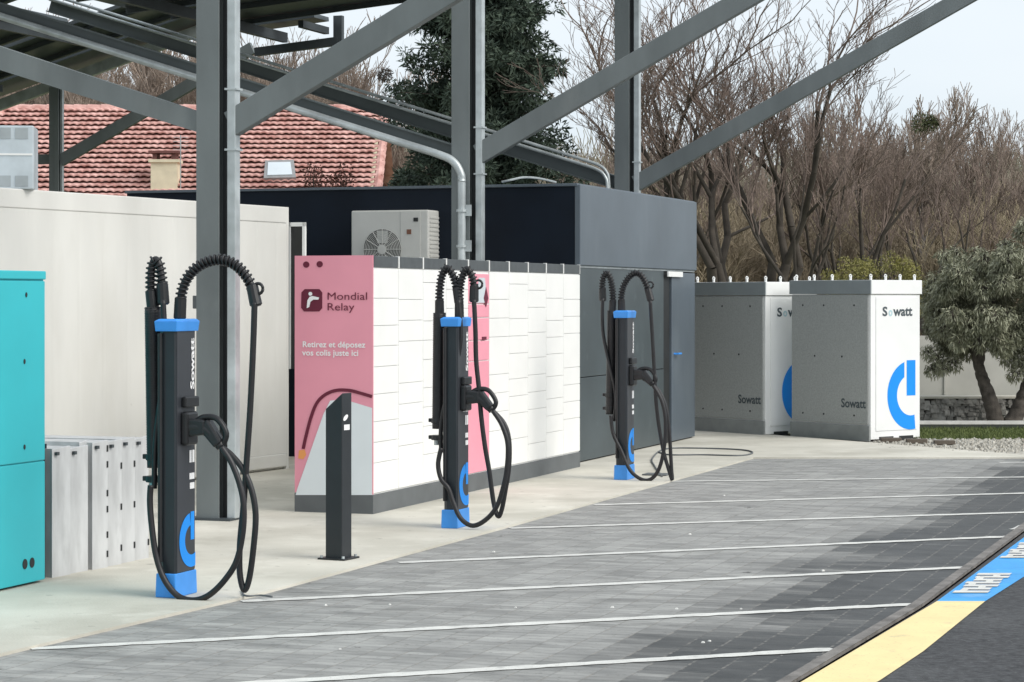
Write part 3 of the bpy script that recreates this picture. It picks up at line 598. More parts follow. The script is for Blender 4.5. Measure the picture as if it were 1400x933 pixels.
charger(857, 659, [(850, 424), (850, 403), (855, 386), (866, 374), (876, 376), (884, 390), (889, 408)],
        [(889, 411), (892, 460), (895, 513), (898, 560), (906, 612), (916, 648), (919, 655), (918, 640), (915, 592), (910, 556), (901, 535), (893, 527)],
        [(837, 425), (838, 403), (835, 382), (829, 373), (824, 384), (824, 408)],
        [(835, 568), (838, 592), (848, 614), (863, 645), (883, 657), (898, 647), (907, 619), (910, 579), (905, 549), (893, 527)],
        (868, 515, 893, 526), 'farthest black charger with blue base before the slate grey door', 427)
# thin cables on the ground
mb = MB(); tube(mb, [Vector((p.x, p.y, .024)) for p in spline([G(905, 655), G(895, 641), G(892, 630), G(910, 617), G(960, 616), G(1012, 618), G(1029, 622), G(1012, 626), G(960, 625), G(915, 625), G(900, 621)], 8)], .009, 6)
tag(mb.build('ground_cable', PLINTH, None, G(905, 655)), 'thin grey cable looped on the concrete beside the farthest charger', 'cable')
mb = MB(); F = Fr(G(898, 652), PV, RV); box(mb, F, -.12, .12, -.1, .1, .016, .03)
tag(mb.build('ground_plate', PLINTH, None, G(898, 652), bevel=.004), 'small dark metal plate on the ground under the farthest charger cables', 'plate')
mb = MB(); tube(mb, [Vector((p.x, p.y, .024)) for p in spline([G(331, 812), G(333, 819), G(340, 821), G(356, 820), G(372, 822)], 8)], .006, 6)
tag(mb.build('ground_cable', PLINTH, None, G(331, 812)), 'short thin cable end on the paving under the nearest charger', 'cable')
# ------------------------------------------------------------------ canopy columns
def column(p, ht, armz, label, left=True, right_len=7.5, left_len=8.0, w=.19, grp='steel canopy columns with slanted arms', ch=True, d_r=.20, tL=.315, tR=.53, dL=.15):
    F = Fr(p, PV, RV); t = thing('canopy_column', p, label, 'column', grp)
    mb = MB(); h = w / 2
    box(mb, F, -h, h, -h, -h + .014, 0.02, ht); box(mb, F, -h, h, h - .014, h, 0.02, ht); box(mb, F, -.005, .005, -h + .014, h - .014, 0.02, ht); mb.build('post', STEEL, t, bevel=.002)
    mb = MB(); box(mb, F, -h - .05, h + .11, -h - .04, h + .04, 0.016, .034); mb.build('base_plate', STEELD, t)
    if ch:
        mb = MB(); box(mb, F, h + .045, h + .115, -.05, .04, .03, ht); mb.build('galvanised_channel', GALV, t, bevel=.006)
        mb = MB(); box(mb, F, h, h + .045, -.02, .02, .03, ht); mb.build('gap_shade', DARK, t)  # shade painted as a dark bar filling the gap beside the channel
        mb = MB(); box(mb, F, h + .03, h + .13, -.06, .05, armz - .26, armz - .245); box(mb, F, h + .03, h + .13, -.06, .05, armz + .2, armz + .215); mb.build('bracket', GALV, t)
    mb = MB(); a = F(h + .06, 0, armz - .08 + .02); b = a + PV * right_len + UP * tR * right_len; beam(mb, a, b, .09, d_r, side=RV); mb.build('arm', STEEL, t, bevel=.006)
    if left:
        mb = MB(); a = F(-h, 0, armz - .04); b = a - PV * left_len + UP * tL * left_len; 
        if dL > .2: beam(mb, a, b, .10, .15, dL, side=RV)
        else:
            tt_ = (b - a).normalized(); nn_ = Vector((-tt_.z, 0, math.hypot(tt_.x, tt_.y))); nn_ = RV.cross(tt_).normalized(); nn_ = nn_ if nn_.z > 0 else -nn_
            beam(mb, a, b, .012, .14, side=RV); beam(mb, a + nn_ * .075, b + nn_ * .075, .14, .014, side=RV); beam(mb, a - nn_ * .075, b - nn_ * .075, .14, .014, side=RV)
        mb.build('arm', STEEL if dL > .2 else mat('arm_steel_shaded', (.10, .118, .12), .5, .15, .12, 3), t, bevel=0)  # left arms behind the first carry their shade in a darker steel colour
    return t
c1 = Vector((-2.22 - .06, 17.85, 0)); c2 = Vector((W(634, 0, 23.2).x, 23.2, 0)); c3 = Vector((W(853, 0, 29.1).x, 29.1, 0))
col1 = column(c1, 7.2, 3.08, 'nearest grey canopy column, behind the nearest charger', dL=.27)
F = Fr(c1, PV, RV); mb = MB(); box(mb, F, -.15, -.096, -.05, .05, 1.62, 1.72); mb.build('junction_box', PLINTH, col1, bevel=.006)
column(c2, 7.4, 3.18, 'middle grey canopy column with a bent downpipe, behind the lockers')
column(c3, 7.6, 3.18, 'farthest grey canopy column rising behind the plant room roof')
# downpipes
def along(c, s, dz, t=.315, off=-.0): return c + RV * off - PV * s + UP * (3.14 - .0 + t * s + dz)
for c, s1, dz, lab in ((c2, 9, -.16, 'pale downpipe under the middle column arm, bending down beside it'), (c3, 9, .16, 'twin pale pipe along the farthest column arm'),):
    t = thing('downpipe', (c.x, c.y, 0), lab, 'pipe')
    mb = MB(); o_ = -.14
    if dz < 0:
        dz = -.085; pts = [along(c, s1, dz, off=o_), along(c, 5, dz, off=o_), along(c, 1.6, dz, off=o_), along(c, .7, dz, off=o_), along(c, .2, dz, off=o_), along(c, .05, dz - .03, off=o_), along(c, -.02, dz - .12, off=o_), c + RV * o_ + PV * .03 + UP * 2.85, c + RV * o_ + PV * .03 + UP * 2.6, c + RV * o_ + PV * .03 + UP * .05]
        tube(mb, pts[:2] + spline(pts[2:], 6), .04, 12); mb.build('pipe', GALV, t, smooth=True)
        for z in (2.55, 2.2, 1.2):
            mb = MB(); F = Fr(c + RV * o_ + PV * .03, PV, RV); tube(mb, [F(0, 0, z), F(0, 0, z + .025)], .056, 12); box(mb, F, -.0, .1, -.01, .01, z - .04, z + .07); mb.build('pipe_clip', GALV, t)
    else:
        for k_, zz in enumerate((.07, .13)):
            mb = MB(); q_ = o_ + k_ * .06; pts = [along(c, s1, zz, off=q_), along(c, 4, zz, off=q_), along(c, 1.2, zz, off=q_), along(c, .55, zz, off=q_), along(c, .3, zz - .01, off=q_), along(c, .2, zz - .07, off=q_), along(c, .17, zz - .2, off=q_), c + RV * q_ - PV * .16 + UP * 2.6, c + RV * q_ - PV * .16 + UP * 1.0]
            tube(mb, pts[:2] + spline(pts[2:], 6), .02, 10); mb.build('pipe', GALV, t, smooth=True)
# far column of the next canopy row
cf = Vector((W(77, 0, 40).x, 40, 0))
F = Fr(cf, PV, RV); t = thing('canopy_column', cf, 'distant thin grey column of the next canopy, before the red roof', 'column', 'steel canopy columns with slanted arms')
mb = MB(); h = .09; box(mb, F, -h, h, -h, -h + .014, 0, 5.3); box(mb, F, -h, h, h - .014, h, 0, 5.3); box(mb, F, -.005, .005, -h, h, 0, 5.3); mb.build('post', STEEL, t)
mb = MB(); box(mb, F, h, h + .04, -.03, .03, 0, 5.3); mb.build('galvanised_channel', GALV, t)
mb = MB(); beam(mb, F(h, 0, 4.05), F(h + 3.6, 0, 4.05 + .5 * 3.6), .08, .2, side=RV); mb.build('arm', STEEL, t)
mb = MB(); beam(mb, F(-h, 0, 4.08), F(-h - 1.6, 0, 4.08), .08, .17, side=RV); mb.build('arm', STEEL, t)
mb = MB(); beam(mb, F(-3.2, 0, 5.36 - 3.2 * .3), F(4.5, 0, 5.36 + 4.5 * .3), .1, .18, side=RV); mb.build('roof_beam', GALV, t)
# ------------------------------------------------------------------ solar roofs (dark undersides at upper left)
def roof(name, p0, tq, strips, q0, q1, label, thick=.06, beams=None, purl=None):
    Q = (PV + UP * tq).normalized(); nn = Q.cross(RV).normalized(); nn = nn if nn.z > 0 else -nn
    t = thing(name, (p0.x, p0.y, 0), label, 'solar canopy')
    for (r0, r1, qa, qb) in strips:
        mb = MB(); P = [p0 + Q * qa + RV * r0, p0 + Q * qb + RV * r0, p0 + Q * qb + RV * r1, p0 + Q * qa + RV * r1]
        mb.add(P + [q + nn * thick for q in P], BF); mb.build('solar_panel', PANELU, t)
        for q in (r0 + .35, r1 - .35):
            if r1 - r0 > 1.2: mb = MB(); beam(mb, p0 + Q * qa + RV * q - nn * .04, p0 + Q * qb + RV * q - nn * .04, .05, .07, side=RV); mb.build('rail', STEELD, t)
    for (q, ra, rb, d) in (purl or []):
        mb = MB(); beam(mb, p0 + Q * q + RV * ra - nn * (.08 + d / 2), p0 + Q * q + RV * rb - nn * (.08 + d / 2), .08, d); mb.build('purlin', STEELD, t)
    return t
pr = Vector((cf.x, cf.y, 5.52))
roof('solar_canopy', pr, .28, [(-.75, .15, -4, 2.9), (-2.6, -.9, -4, 3.9), (-4.6, -2.8, -4, 1.9), (-6.7, -4.85, -4, 3.6), (-8.7, -6.95, -4, 3.2), (-10.7, -8.9, -4, 4.6), (-12.7, -10.9, -4, 4.6)], -4, 4, 'dark panelled canopy roof beyond the white container at upper left', purl=[(-.6, -12, -.9, .12), (1.6, -12, -.9, .12)])
e0 = W(330, 33, 33); e1 = W(556, 2, 33 - (W(556, 2, 33).x - e0.x) * .344)
tq = (e1.z - e0.z) / ((e1 - e0).xy.length)
roof('solar_canopy', e0, tq, [(-1.9, 0, -.3, 6), (-4.1, -2.1, -.5, 6), (-6.3, -4.3, -.5, 6), (-8.5, -6.5, -.5, 6), (-10.7, -8.7, -.5, 6), (.28, .8, -.2, 1.0)], 0, 6, 'near dark canopy roof edge over the nearest columns at the top of the photo', purl=[(.3, -10.7, .8, .14), (3.2, -10.7, 0, .14), (.95, -.1, .8, .1)])
mb = MB(); q_ = e0 + (PV + UP * tq).normalized() * 1.15; beam(mb, q_ + RV * .8 - UP * .33, q_ + RV * .8 + UP * .06, .09, .13, side=RV); beam(mb, q_ + RV * .8 - UP * .3 - PV * 1.3 - UP * tq * 1.3, q_ + RV * .8 - UP * .3, .1, .12, side=RV)
mb.build('end_frame', STEELD, bpy.data.objects['solar_canopy.001'])
# ------------------------------------------------------------------ Sowatt transformer cabinets
def cabinet(p, hgt, label):
    a = R_(38.5); F = Fr(p, (math.cos(a), math.sin(a))); t = thing('power_cabinet', p, label, 'electrical cabinet', 'white and grey electrical cabinets')
    Wd, Dp = .87, 1.31; nL = -F.x; nR = -F.y
    mb = MB(); box(mb, F, .006, Wd, .0, Dp, .02, hgt - .17); mb.build('body', WHITE, t, bevel=.006)
    mb = MB(); box(mb, F, -.012, .006, .03, Dp - .02, .20, hgt - .18); mb.build('side_panel', GREYP, t, bevel=.003)
    mb = MB(); box(mb, F, -.02, .005, .0, Dp, .0, .185); mb.build('plinth', mat('cabinet_plinth', (.27, .285, .28), .6), t, bevel=.004)
    mb = MB(); box(mb, F, -.016, -.0, -.016, Dp + .02, hgt - .165, hgt); mb.build('lid_side', mat('lid_grey', (.25, .28, .29), .5, 0, .06), t, bevel=.003)
    mb = MB(); box(mb, F, -.0, Wd + .02, -.018, Dp + .02, hgt - .165, hgt + .002); mb.build('lid', WHITE, t, bevel=.004)
    mb = MB(); box(mb, F, .09, Wd - .06, -.008, 0.0, .12, hgt - .2); mb.build('door', WHITE, t, bevel=.003)
    k = 0
    for i in range(4):
        for q, w_ in ((F(.06 + i * (Wd - .1) / 3, .05, hgt), 1), (F(.03, .35 + i * .3, hgt), 1)):
            mb = MB(); tube(mb, [q, q + UP * .05], .016, 8); tube(mb, [q + UP * .05 + F.x * .02 * math.cos(x) + UP * .02 * math.sin(x) for x in np.linspace(0, 6.28, 9)], .007, 5); mb.build('lifting_eye', WHITE, t)
    for (y, z) in ((.25, .3), (.75, .3), (1.1, .3), (.25, hgt - .3), (.75, hgt - .3), (1.1, hgt - .3), (.45, 1.0), (.9, 1.0)):
        mb = MB(); plate(mb, [F(-.0125, y + .012 * math.cos(x), z + .012 * math.sin(x)) for x in np.linspace(0, 2 * math.pi, 8, endpoint=False)], nL, .003); mb.build('bolt', DARK, t)
    text('lettering', 'S', TEXTD, t, F(.20, -.009, hgt - .43), F.x, UP, nR, .085, .115, bold=.03)
    text('lettering', 'o', TEXTB, t, F(.305, -.009, hgt - .43), F.x, UP, nR, .07, .075, bold=.03)
    text('lettering', 'watt', TEXTD, t, F(.385, -.009, hgt - .43), F.x, UP, nR, .34, .105, bold=.03)
    mb = MB()
    mb.add([F(.2 + i * .52 / 14, -.009, hgt - .47) for i in range(2)], [])
    text('lettering', 'Sowatt', TEXTD, t, F(-.0135, .06 + .40, .39), -F.y, UP, nL, .40, .11, bold=.02)
    # power emblem
    cy_, cz_ = .70, .535; mb = MB(); Fe = Fr(F(0, 0, 0), (-F.y.x, -F.y.y), F.x); ring(mb, Fe, .0095, cy_, cz_, .415, .245, R_(104), R_(180), .585, 24); ring(mb, Fe, .0095, cy_, cz_, .415, .245, R_(180), R_(285), .78, 24)
    box(mb, F, .625, .78, -.0105, -.0095, .53, .955); mb.build('power_emblem', CYANB, t)
    mb = MB(); box(mb, F, .15, .40, -.002, .01, .0, .05); box(mb, F, .5, .75, -.002, .01, 0, .05); mb.build('foot_slot', DARK, t)
    return t
q = G(1190, 604); cabinet(q, 1.915, 'right white and grey power cabinet with full blue emblem, near gravel verge')
q = G(1046, 596.5); cabinet(q, 1.90, 'left white and grey power cabinet next to the plant room door')
# dark sleepers on the verge
for i, (u, v, l) in enumerate([(1218, 604.5, .24), (1253, 606, .24), (1291, 608, .24)]):
    p = G(u, v); F = Fr(p, (1, -.06)); mb = MB(); box(mb, F, -l / 2, l / 2, -.06, .06, -.0, .05)
    tag(mb.build('paver_block', mat('brown_block', (.12, .10, .08), .9), None, p, bevel=.006), ['dark block on the verge right under the cabinet emblem', 'dark block on the verge, middle one of the three', 'dark block on the verge farthest right from the cabinets'][i], 'block', 'dark blocks set along the gravel verge')
# rocks on verge
rk = MB()
for i in range(1800):
    p = G(random.uniform(1195, 1560), random.uniform(600.5, 619)); s = random.uniform(.007, .02)
    if p.y < G(1190, 606.5).y - (p.x - G(1190, 606.5).x) * .6 and random.random() < .4: continue
    F = Fr(p, (math.cos(i), math.sin(i))); frustum(rk, F, (-s, s, -s, s), (-s * .6, s * .5, -s * .5, s * .6), -.01, s * random.uniform(.6, 1.2))
rk = rk; tag(rk.build('gravel', GRAV, None, (0, 0, 0)), 'pale loose gravel along the verge right of the cabinets', 'gravel', kind='stuff')
# stone wall, pale boundary wall
STONE = mat('gabion_stone', (.25, .24, .22), .9, 0, .45, 8, .6, 40, c2=(.42, .41, .38))
wy = G(1300, 574).y; wl = MB(); wt = HC + (HV - 545) * wy / FPX
for i in range(1500):
    x = random.uniform(G(1150, 574).x, G(1750, 574).x); z = random.uniform(0.0, wt - .02); s = random.uniform(.03, .065)
    F = Fr((x, wy + random.uniform(-.03, .03), z), (math.cos(random.uniform(-.4, .4)), math.sin(random.uniform(-.4, .4))))
    frustum(wl, F, (-s * .8, s * .8, -s, .1), (-s * .6, s * .6, -s * .6, .1), -s * .6, s * .6)
Fw = Fr((G(1150, 574).x, wy, 0), (1, 0)); t = thing('stone_wall', Fw.o, 'low rough stone wall behind the olive tree trunk', 'wall')
wl.build('stones', STONE, t); mb = MB(); box(mb, Fw, 0, 6.5, .03, .35, 0, wt); mb.build('core', mat('wall_core', (.07, .065, .06), .95), t)
mb = MB(); box(mb, Fw, -.01, 6.5, -.06, .36, wt, wt + .03); mb.build('coping', CONC, t)
Fw = Fr((G(1100, 560).x - .5, wy + 1.6, 0), (1, 0)); t = thing('boundary_wall', Fw.o, 'pale concrete panel wall above the stone wall behind the olive tree', 'wall')
wt2 = HC + (HV - 492) * Fw.o.y / FPX + .35; PW = mat('pale_wall', (.56, .55, .51), .8, 0, .1, 2, .1, 20)
for i in range(7): mb = MB(); box(mb, Fw, i * 1.2, i * 1.2 + 1.17, 0, .08, 0, wt2); mb.build('wall_panel', PW, t)
for i in range(8): mb = MB(); box(mb, Fw, i * 1.2 - .03, i * 1.2 - .0, -.02, .1, 0, wt2 + .02); mb.build('post', PW, t)
# dark kerb and pale stones between lawn and wall
mb = MB(); F = Fr((G(1150, 586).x, G(1150, 586).y, 0), (1, 0)); box(mb, F, 0, 6, 0, .06, -.02, .05); struct('lawn_edging', mb, mat('edging', (.04, .045, .04), .8))
mb = MB(); F = Fr((G(1150, 580).x, G(1150, 580).y, 0), (1, 0)); box(mb, F, 0, 6, 0, .12, -.02, .04); struct('path_edging', mb, mat('pale_edging', (.55, .55, .53), .8))
# ------------------------------------------------------------------ vegetation helpers
def mesh_np(name, V, Fc, m, parent=None, loc=(0, 0, 0), smooth=False, extra=None):
    me = bpy.data.meshes.new(name); V = np.asarray(V, np.float32); Fc = np.asarray(Fc, np.int32); k = Fc.shape[1]
    me.vertices.add(len(V)); me.vertices.foreach_set('co', V.ravel()); me.loops.add(Fc.size); me.loops.foreach_set('vertex_index', Fc.ravel())
    me.polygons.add(len(Fc)); me.polygons.foreach_set('loop_start', np.arange(0, Fc.size, k, dtype=np.int32)); me.polygons.foreach_set('loop_total', np.full(len(Fc), k, np.int32))
    me.update(calc_edges=True); me.validate()
    me.materials.append(m); o = bpy.data.objects.new(name, me); COL.objects.link(o)
    if parent is not None: o.parent = parent
    else: o.location = loc
    return o
def grow(seed, H, trunk_r, levels=6, spread=.55, multi=1, up=.12, kids=(2, 3), first=.25, len_f=.74, jit=.25, minr=.006, bw=.62, side=.8):
    r = random.Random(seed); segs = []
    def br(p, d, L, rad, lv):
        n = 3 if lv > 1 else 2; q = p
        for i in range(n):
            nd = (d + Vector((r.gauss(0, jit * .45), r.gauss(0, jit * .45), r.gauss(0, jit * .3) + up * .35))).normalized(); e = q + nd * (L / n)
            r1 = rad * (1 - .25 * (i + 1) / n); r0 = rad * (1 - .25 * i / n); segs.append((q, e, max(r0, minr), max(r1, minr), lv)); q = e; d = nd
            if lv >= 1 and lv < levels and i < n - 1 and r.random() < side:
                ax = Vector((r.gauss(0, 1), r.gauss(0, 1), r.gauss(0, 1))); ax = (ax - d * ax.dot(d)).normalized()
                br(q, (d + ax * (spread * r.uniform(.8, 1.5)) + Vector((0, 0, up))).normalized(), L * len_f * r.uniform(.6, .9), rad * .5, lv + 1)
        if lv < levels:
            for k_ in range(r.choice(kids)):
                ax = Vector((r.gauss(0, 1), r.gauss(0, 1), r.gauss(0, .6))); ax = (ax - d * ax.dot(d)).normalized()
                br(q, (d + ax * spread * r.uniform(.5, 1.3) + Vector((0, 0, up))).normalized(), L * len_f * r.uniform(.75, 1.1), rad * bw * r.uniform(.85, 1.1), lv + 1)
    for m_ in range(multi):
        a = r.uniform(0, 6.28); d = Vector((math.cos(a) * .3, math.sin(a) * .3, 1)) if multi > 1 else Vector((r.uniform(-.1, .1), r.uniform(-.1, .1), 1))
        br(Vector((math.cos(a) * .1 * (multi > 1), math.sin(a) * .1 * (multi > 1), 0)), d.normalized(), H * first, trunk_r * (1 if multi == 1 else .75), 0)
    return segs
def segs_mesh(segs, ns=4):
    P = np.array([s[0] for s in segs]); E = np.array([s[1] for s in segs]); r0 = np.array([s[2] for s in segs]); r1 = np.array([s[3] for s in segs])
    D = E - P; D /= np.maximum(np.linalg.norm(D, axis=1, keepdims=True), 1e-9); ref = np.where(np.abs(D[:, 2:3]) < .9, [[0, 0, 1.]], [[1., 0, 0]])
    A = np.cross(D, ref); A /= np.linalg.norm(A, axis=1, keepdims=True); B = np.cross(D, A); V = []
    for c, rr_ in ((P, r0), (E, r1)):
        for k in range(ns):
            a = 2 * math.pi * k / ns; V.append(c + (A * math.cos(a) + B * math.sin(a)) * rr_[:, None])
    V = np.stack(V, 1).reshape(-1, 3); base = (np.arange(len(segs)) * 2 * ns)[:, None]
    Fc = np.concatenate([base + np.array([[k, (k + 1) % ns, ns + (k + 1) % ns, ns + k]]) for k in range(ns)])
    return V, Fc
def scale_h(segs, H):
    top = sorted(s[1].z for s in segs)[int(len(segs) * .965)]; k = H * .88 / top; return [(s[0] * k, s[1] * k, s[2], s[3], s[4]) for s in segs]
def bare_tree(seed, H, tr, bark, twig, **kw):
    s = scale_h(grow(seed, H, tr, **kw), H); a = [x for x in s if x[4] <= 2]; b = [x for x in s if x[4] > 2]
    return segs_mesh(a, 7), segs_mesh(b, 3)
def tree_obj(seed, H, tr, bark, twig, loc, label, group=None, name='bare_tree', **kw):
    (va, fa), (vb, fb) = bare_tree(seed, H, tr, bark, twig, **kw)
    t = thing(name, loc, label, 'tree', group); mesh_np('trunk', va, fa, bark, t); mesh_np('crown', vb, fb, twig, t); return t
def copy_tree(o, loc, rz, sc, label=None):
    c = o.copy(); COL.objects.link(c); c.location = loc; c.rotation_euler = (0, 0, rz); c.scale = (sc, sc, sc)
    if label: c['label'] = label
    for ch in o.children:
        d = ch.copy(); COL.objects.link(d); d.parent = c
    return c
# main bare trees
def at(u, Y): return Vector(((u - HU) / FPX * Y, Y, 0))
MT = dict(levels=7, kids=(2, 2, 1), side=.7, jit=.26, len_f=.8, up=.14, first=.18, spread=.45)
M2 = dict(MT, side=.64, up=.17, spread=.4, first=.2)
big = tree_obj(14, 8.7, .14, BARK, TWIG, at(1018, 47), 'large bare tree with spreading forked limbs behind the plant room corner', minr=.0042, multi=8, **dict(MT, side=.66)); big.scale = (1.3, 1.3, 1)
tree_obj(24, 6.6, .09, BARK, TWIG, at(1103, 45), 'bare tree with thin dark upright stems behind the left cabinet', minr=.0045, multi=2, **M2)
tree_obj(12, 6.3, .12, BARK, TWIG, at(1190, 48), 'bare tree with low forked limbs behind the yellow green shrub', minr=.0042, multi=4, **M2)
tree_obj(44, 6.6, .09, BARK, TWIG, at(905, 56), 'slender bare tree rising just right of the farthest column', minr=.005, multi=3, **M2)
tree_obj(47, 5.9, .10, BARK, TWIG, at(1265, 54), 'bare tree with a dark leaning stem above the olive tree', minr=.005, multi=3, **M2)
tree_obj(53, 5.4, .09, BARK, TWIG, at(820, 58), 'brown bushy bare tree between the conifer and the farthest column', minr=.005, multi=5, **M2)
# far trees: copies
protos = []
HILL = lambda x, y: max(0., min(1., (y - 62) / 60.)) * (2.6 + 4.2 / (1 + math.exp((x + 6) / 2.5)))
fl = ['grey brown', 'pale brown', 'twiggy', 'tall thin']
fa_ = []
for i, (sd_, H, mu, spd) in enumerate([(101, 9, 1, .38), (102, 8.4, 2, .42), (103, 9.4, 1, .32), (104, 7.6, 3, .45), (105, 8.8, 2, .36)]):
    fa_.append(tree_obj(sd_, H, .14, BARKG, TWIGF, (0, 0, 0), 'x', 'bare trees of the far wood', levels=6, spread=spd, multi=mu, first=.26, minr=.010, up=.2, kids=(2, 2, 3), side=.7, jit=.3))
used = set(); cnt = 0
for i in range(115):
    row = i % 3
    Y = [78, 94, 112][row] + random.uniform(-6, 6); u = -80 + (i / 115.) * 1600 + random.uniform(-25, 25)
    sc = random.uniform(.75, 1.02)
    if u < 500: sc *= 1.12
    if 500 < u < 620: sc *= .85
    if u > 860: sc *= .76 if u < 1130 else .88
    if 680 < u < 860: sc *= .8
    x = (u - HU) / FPX * Y; j = random.randrange(5); o = fa_[j]
    zone = [(100, 'above the far left end of the red roof'), (300, 'above the red roof near the cream chimney'), (420, 'above the red roof skylight'), (560, 'left of the dark conifer'), (700, 'hidden behind the dark conifer'), (850, 'between the conifer and the farthest column'), (960, 'just right of the farthest column'), (1080, 'behind the large forked bare tree'), (1200, 'behind the left and right power cabinets'), (1300, 'above the yellow shrub'), (9999, 'above the olive tree')]
    part_ = [z[1] for z in zone if u < z[0]][0]
    lab = ['nearer', 'middle', 'farthest'][row] + ' leafless far tree ' + part_
    if j not in used: used.add(j); o.location = (x, Y, HILL(x, Y) - .1); o.rotation_euler = (0, 0, random.uniform(0, 6.28)); o.scale = (sc,) * 3; o['label'] = lab
    else: copy_tree(o, (x, Y, HILL(x, Y) - .1), random.uniform(0, 6.28), sc, lab)
# hill terrain
hv = []; hx_ = np.linspace(-90, 110, 60); hy_ = np.linspace(58, 320, 40)
for yy in hy_:
    for xx in hx_: hv.append((xx, yy, HILL(xx, yy) - .05 + .3 * math.sin(xx * .3) * math.sin(yy * .2) * (yy > 70)))
hf = [(j * 60 + i, j * 60 + i + 1, (j + 1) * 60 + i + 1, (j + 1) * 60 + i) for j in range(39) for i in range(59)]
HM = mat('leaf_litter', (.12, .085, .06), .95, 0, .3, .2, .4, 2, c2=(.17, .14, .085)); o = mesh_np('hill', hv, hf, HM); tag(o, kind='structure')
# underbrush: one mass of twigs
US = [segs_mesh(scale_h(grow(200 + k, 3.2, .04, levels=4, spread=.62, multi=7, first=.25, minr=.006, up=.13, jit=.36), 3.2), 3) for k in range(4)]
def brush(name, n, fn, m, label, sc0=1.):
    VV = []; FF = []; b = 0
    for i in range(n):
        x, y, z, s, a = fn(i); V, Fc = US[i % 4]; c_, s_ = math.cos(a), math.sin(a)
        Vn = V.copy(); Vn[:, 0] = (V[:, 0] * c_ - V[:, 1] * s_) * s + x; Vn[:, 1] = (V[:, 0] * s_ + V[:, 1] * c_) * s + y; Vn[:, 2] = V[:, 2] * s * sc0 + z
        VV.append(Vn); FF.append(Fc + b); b += len(V)
    o = mesh_np(name, np.concatenate(VV), np.concatenate(FF), m); tag(o, label, 'undergrowth', kind='stuff'); return o
def f1(i):
    Y = random.uniform(60, 76); u = random.uniform(740, 1450); return ((u - HU) / FPX * Y, Y, HILL((u - HU) / FPX * Y, Y) - .1, random.uniform(.8, 1.5), random.uniform(0, 6.28))
UB1 = mat('undergrowth_twig', (.27, .20, .16), .95, 0, .3, .22, c2=(.36, .31, .2))
brush('undergrowth', 170, f1, UB1, 'dense brown leafless undergrowth at the foot of the far wood')
def f2(i):
    Y = random.uniform(78, 100); u = random.uniform(-60, 1480); x = (u - HU) / FPX * Y; return (x, Y, HILL(x, Y) - .1, random.uniform(1.3, 2.2), random.uniform(0, 6.28))
brush('undergrowth', 190, f2, mat('undergrowth_far', (.34, .27, .23), .95, 0, .3, .15, c2=(.34, .33, .23)), 'grey brown leafless brushwood covering the far hillside')
# leaf clouds
def leaves(n, centers, radii, size, ln=2.4, droop=.5, seed=1, flat=(1, 1, 1)):
    g = np.random.default_rng(seed); C = np.array(centers, float); Rr = np.array(radii, float); idx = g.choice(len(C), n, p=Rr ** 2 / np.sum(Rr ** 2))
    d = g.normal(size=(n, 3)); d /= np.linalg.norm(d, axis=1, keepdims=True); rad = Rr[idx] * g.uniform(.15, 1, n) ** .45
    P = C[idx] + d * rad[:, None] * np.array(flat); a = d * .8 + g.normal(size=(n, 3)) * .6; a[:, 2] -= droop; a /= np.linalg.norm(a, axis=1, keepdims=True)
    b = np.cross(a, g.normal(size=(n, 3))); b /= np.linalg.norm(b, axis=1, keepdims=True); s = size * g.uniform(.6, 1.4, n)[:, None]
    V = np.stack([P, P + a * s * ln * .5 + b * s * .5, P + a * s * ln, P + a * s * ln * .5 - b * s * .5], 1).reshape(-1, 3)
    return V, np.arange(n * 4).reshape(-1, 4)
def leafmat(name, c, c2, rough=.6):
    m = mat(name, c, rough, 0, .0, 3.0, c2=c2, spec=.3, detail=2); return m
OLV = mat('olive_leaf', (.10, .108, .055), .5, 0, .3, 6, c2=(.37, .375, .26), detail=6); CNF = mat('conifer_needles', (.035, .055, .045), .75, 0, .4, 5.0, c2=(.11, .145, .105), spec=.2, detail=8); YEL2 = mat('yellow_leaf', (.20, .19, .07), .7, 0, .25, 3, c2=(.27, .25, .06))
# conifer
def conifer(loc, H, Rmax, seed, label, zlow=.8, mtl=CNF, n=85000, size=.055):
    r = random.Random(seed); t = thing('conifer', loc, label, 'tree'); C = []; Rr = []; sg = []
    sg.append((Vector((0, 0, 0)), Vector((0, 0, H)), .2, .03, 0)); z = zlow
    while z < H - .1:
        k = 1 - (z / H) ** 1.6; Rz = Rmax * (k * 1.12 if z > H * .25 else .93) ; nb = r.randint(6, 8)
        for i in range(nb):
            a = r.uniform(0, 6.28); L = min(Rz, Rmax) * r.uniform(.62, 1.18); tip = Vector((math.cos(a) * L, math.sin(a) * L, z + L * r.uniform(-.12, .3)))
            sg.append((Vector((0, 0, z)), tip, .035, .008, 2))
            for f in (.3, .5, .68, .84, .98):
                C.append(tuple(Vector((0, 0, z)).lerp(tip, f) + Vector((r.gauss(0, .09), r.gauss(0, .09), r.gauss(0, .07))))); Rr.append((.32 - .17 * f) * r.uniform(.75, 1.3))
        z += r.uniform(.17, .26)
    V, Fc = segs_mesh(sg, 5); mesh_np('trunk', V, Fc, BARK, t); V, Fc = leaves(n, C, Rr, size, 4.2, .15, seed, (1, 1, .75)); mesh_np('crown', V, Fc, mtl, t); return t
conifer(at(655, 50), 14.5, 2.0, 5, 'big dark green conifer behind the middle canopy column', zlow=.7, n=280000, size=.036)
conifer(at(560, 56), 4.7, 1.1, 9, 'low dark conifer at the right end of the red tiled roof', n=50000, size=.035)
conifer(at(752, 52), 3.6, 1.0, 13, 'small dark conifer just above the plant room roof', n=45000, size=.033)
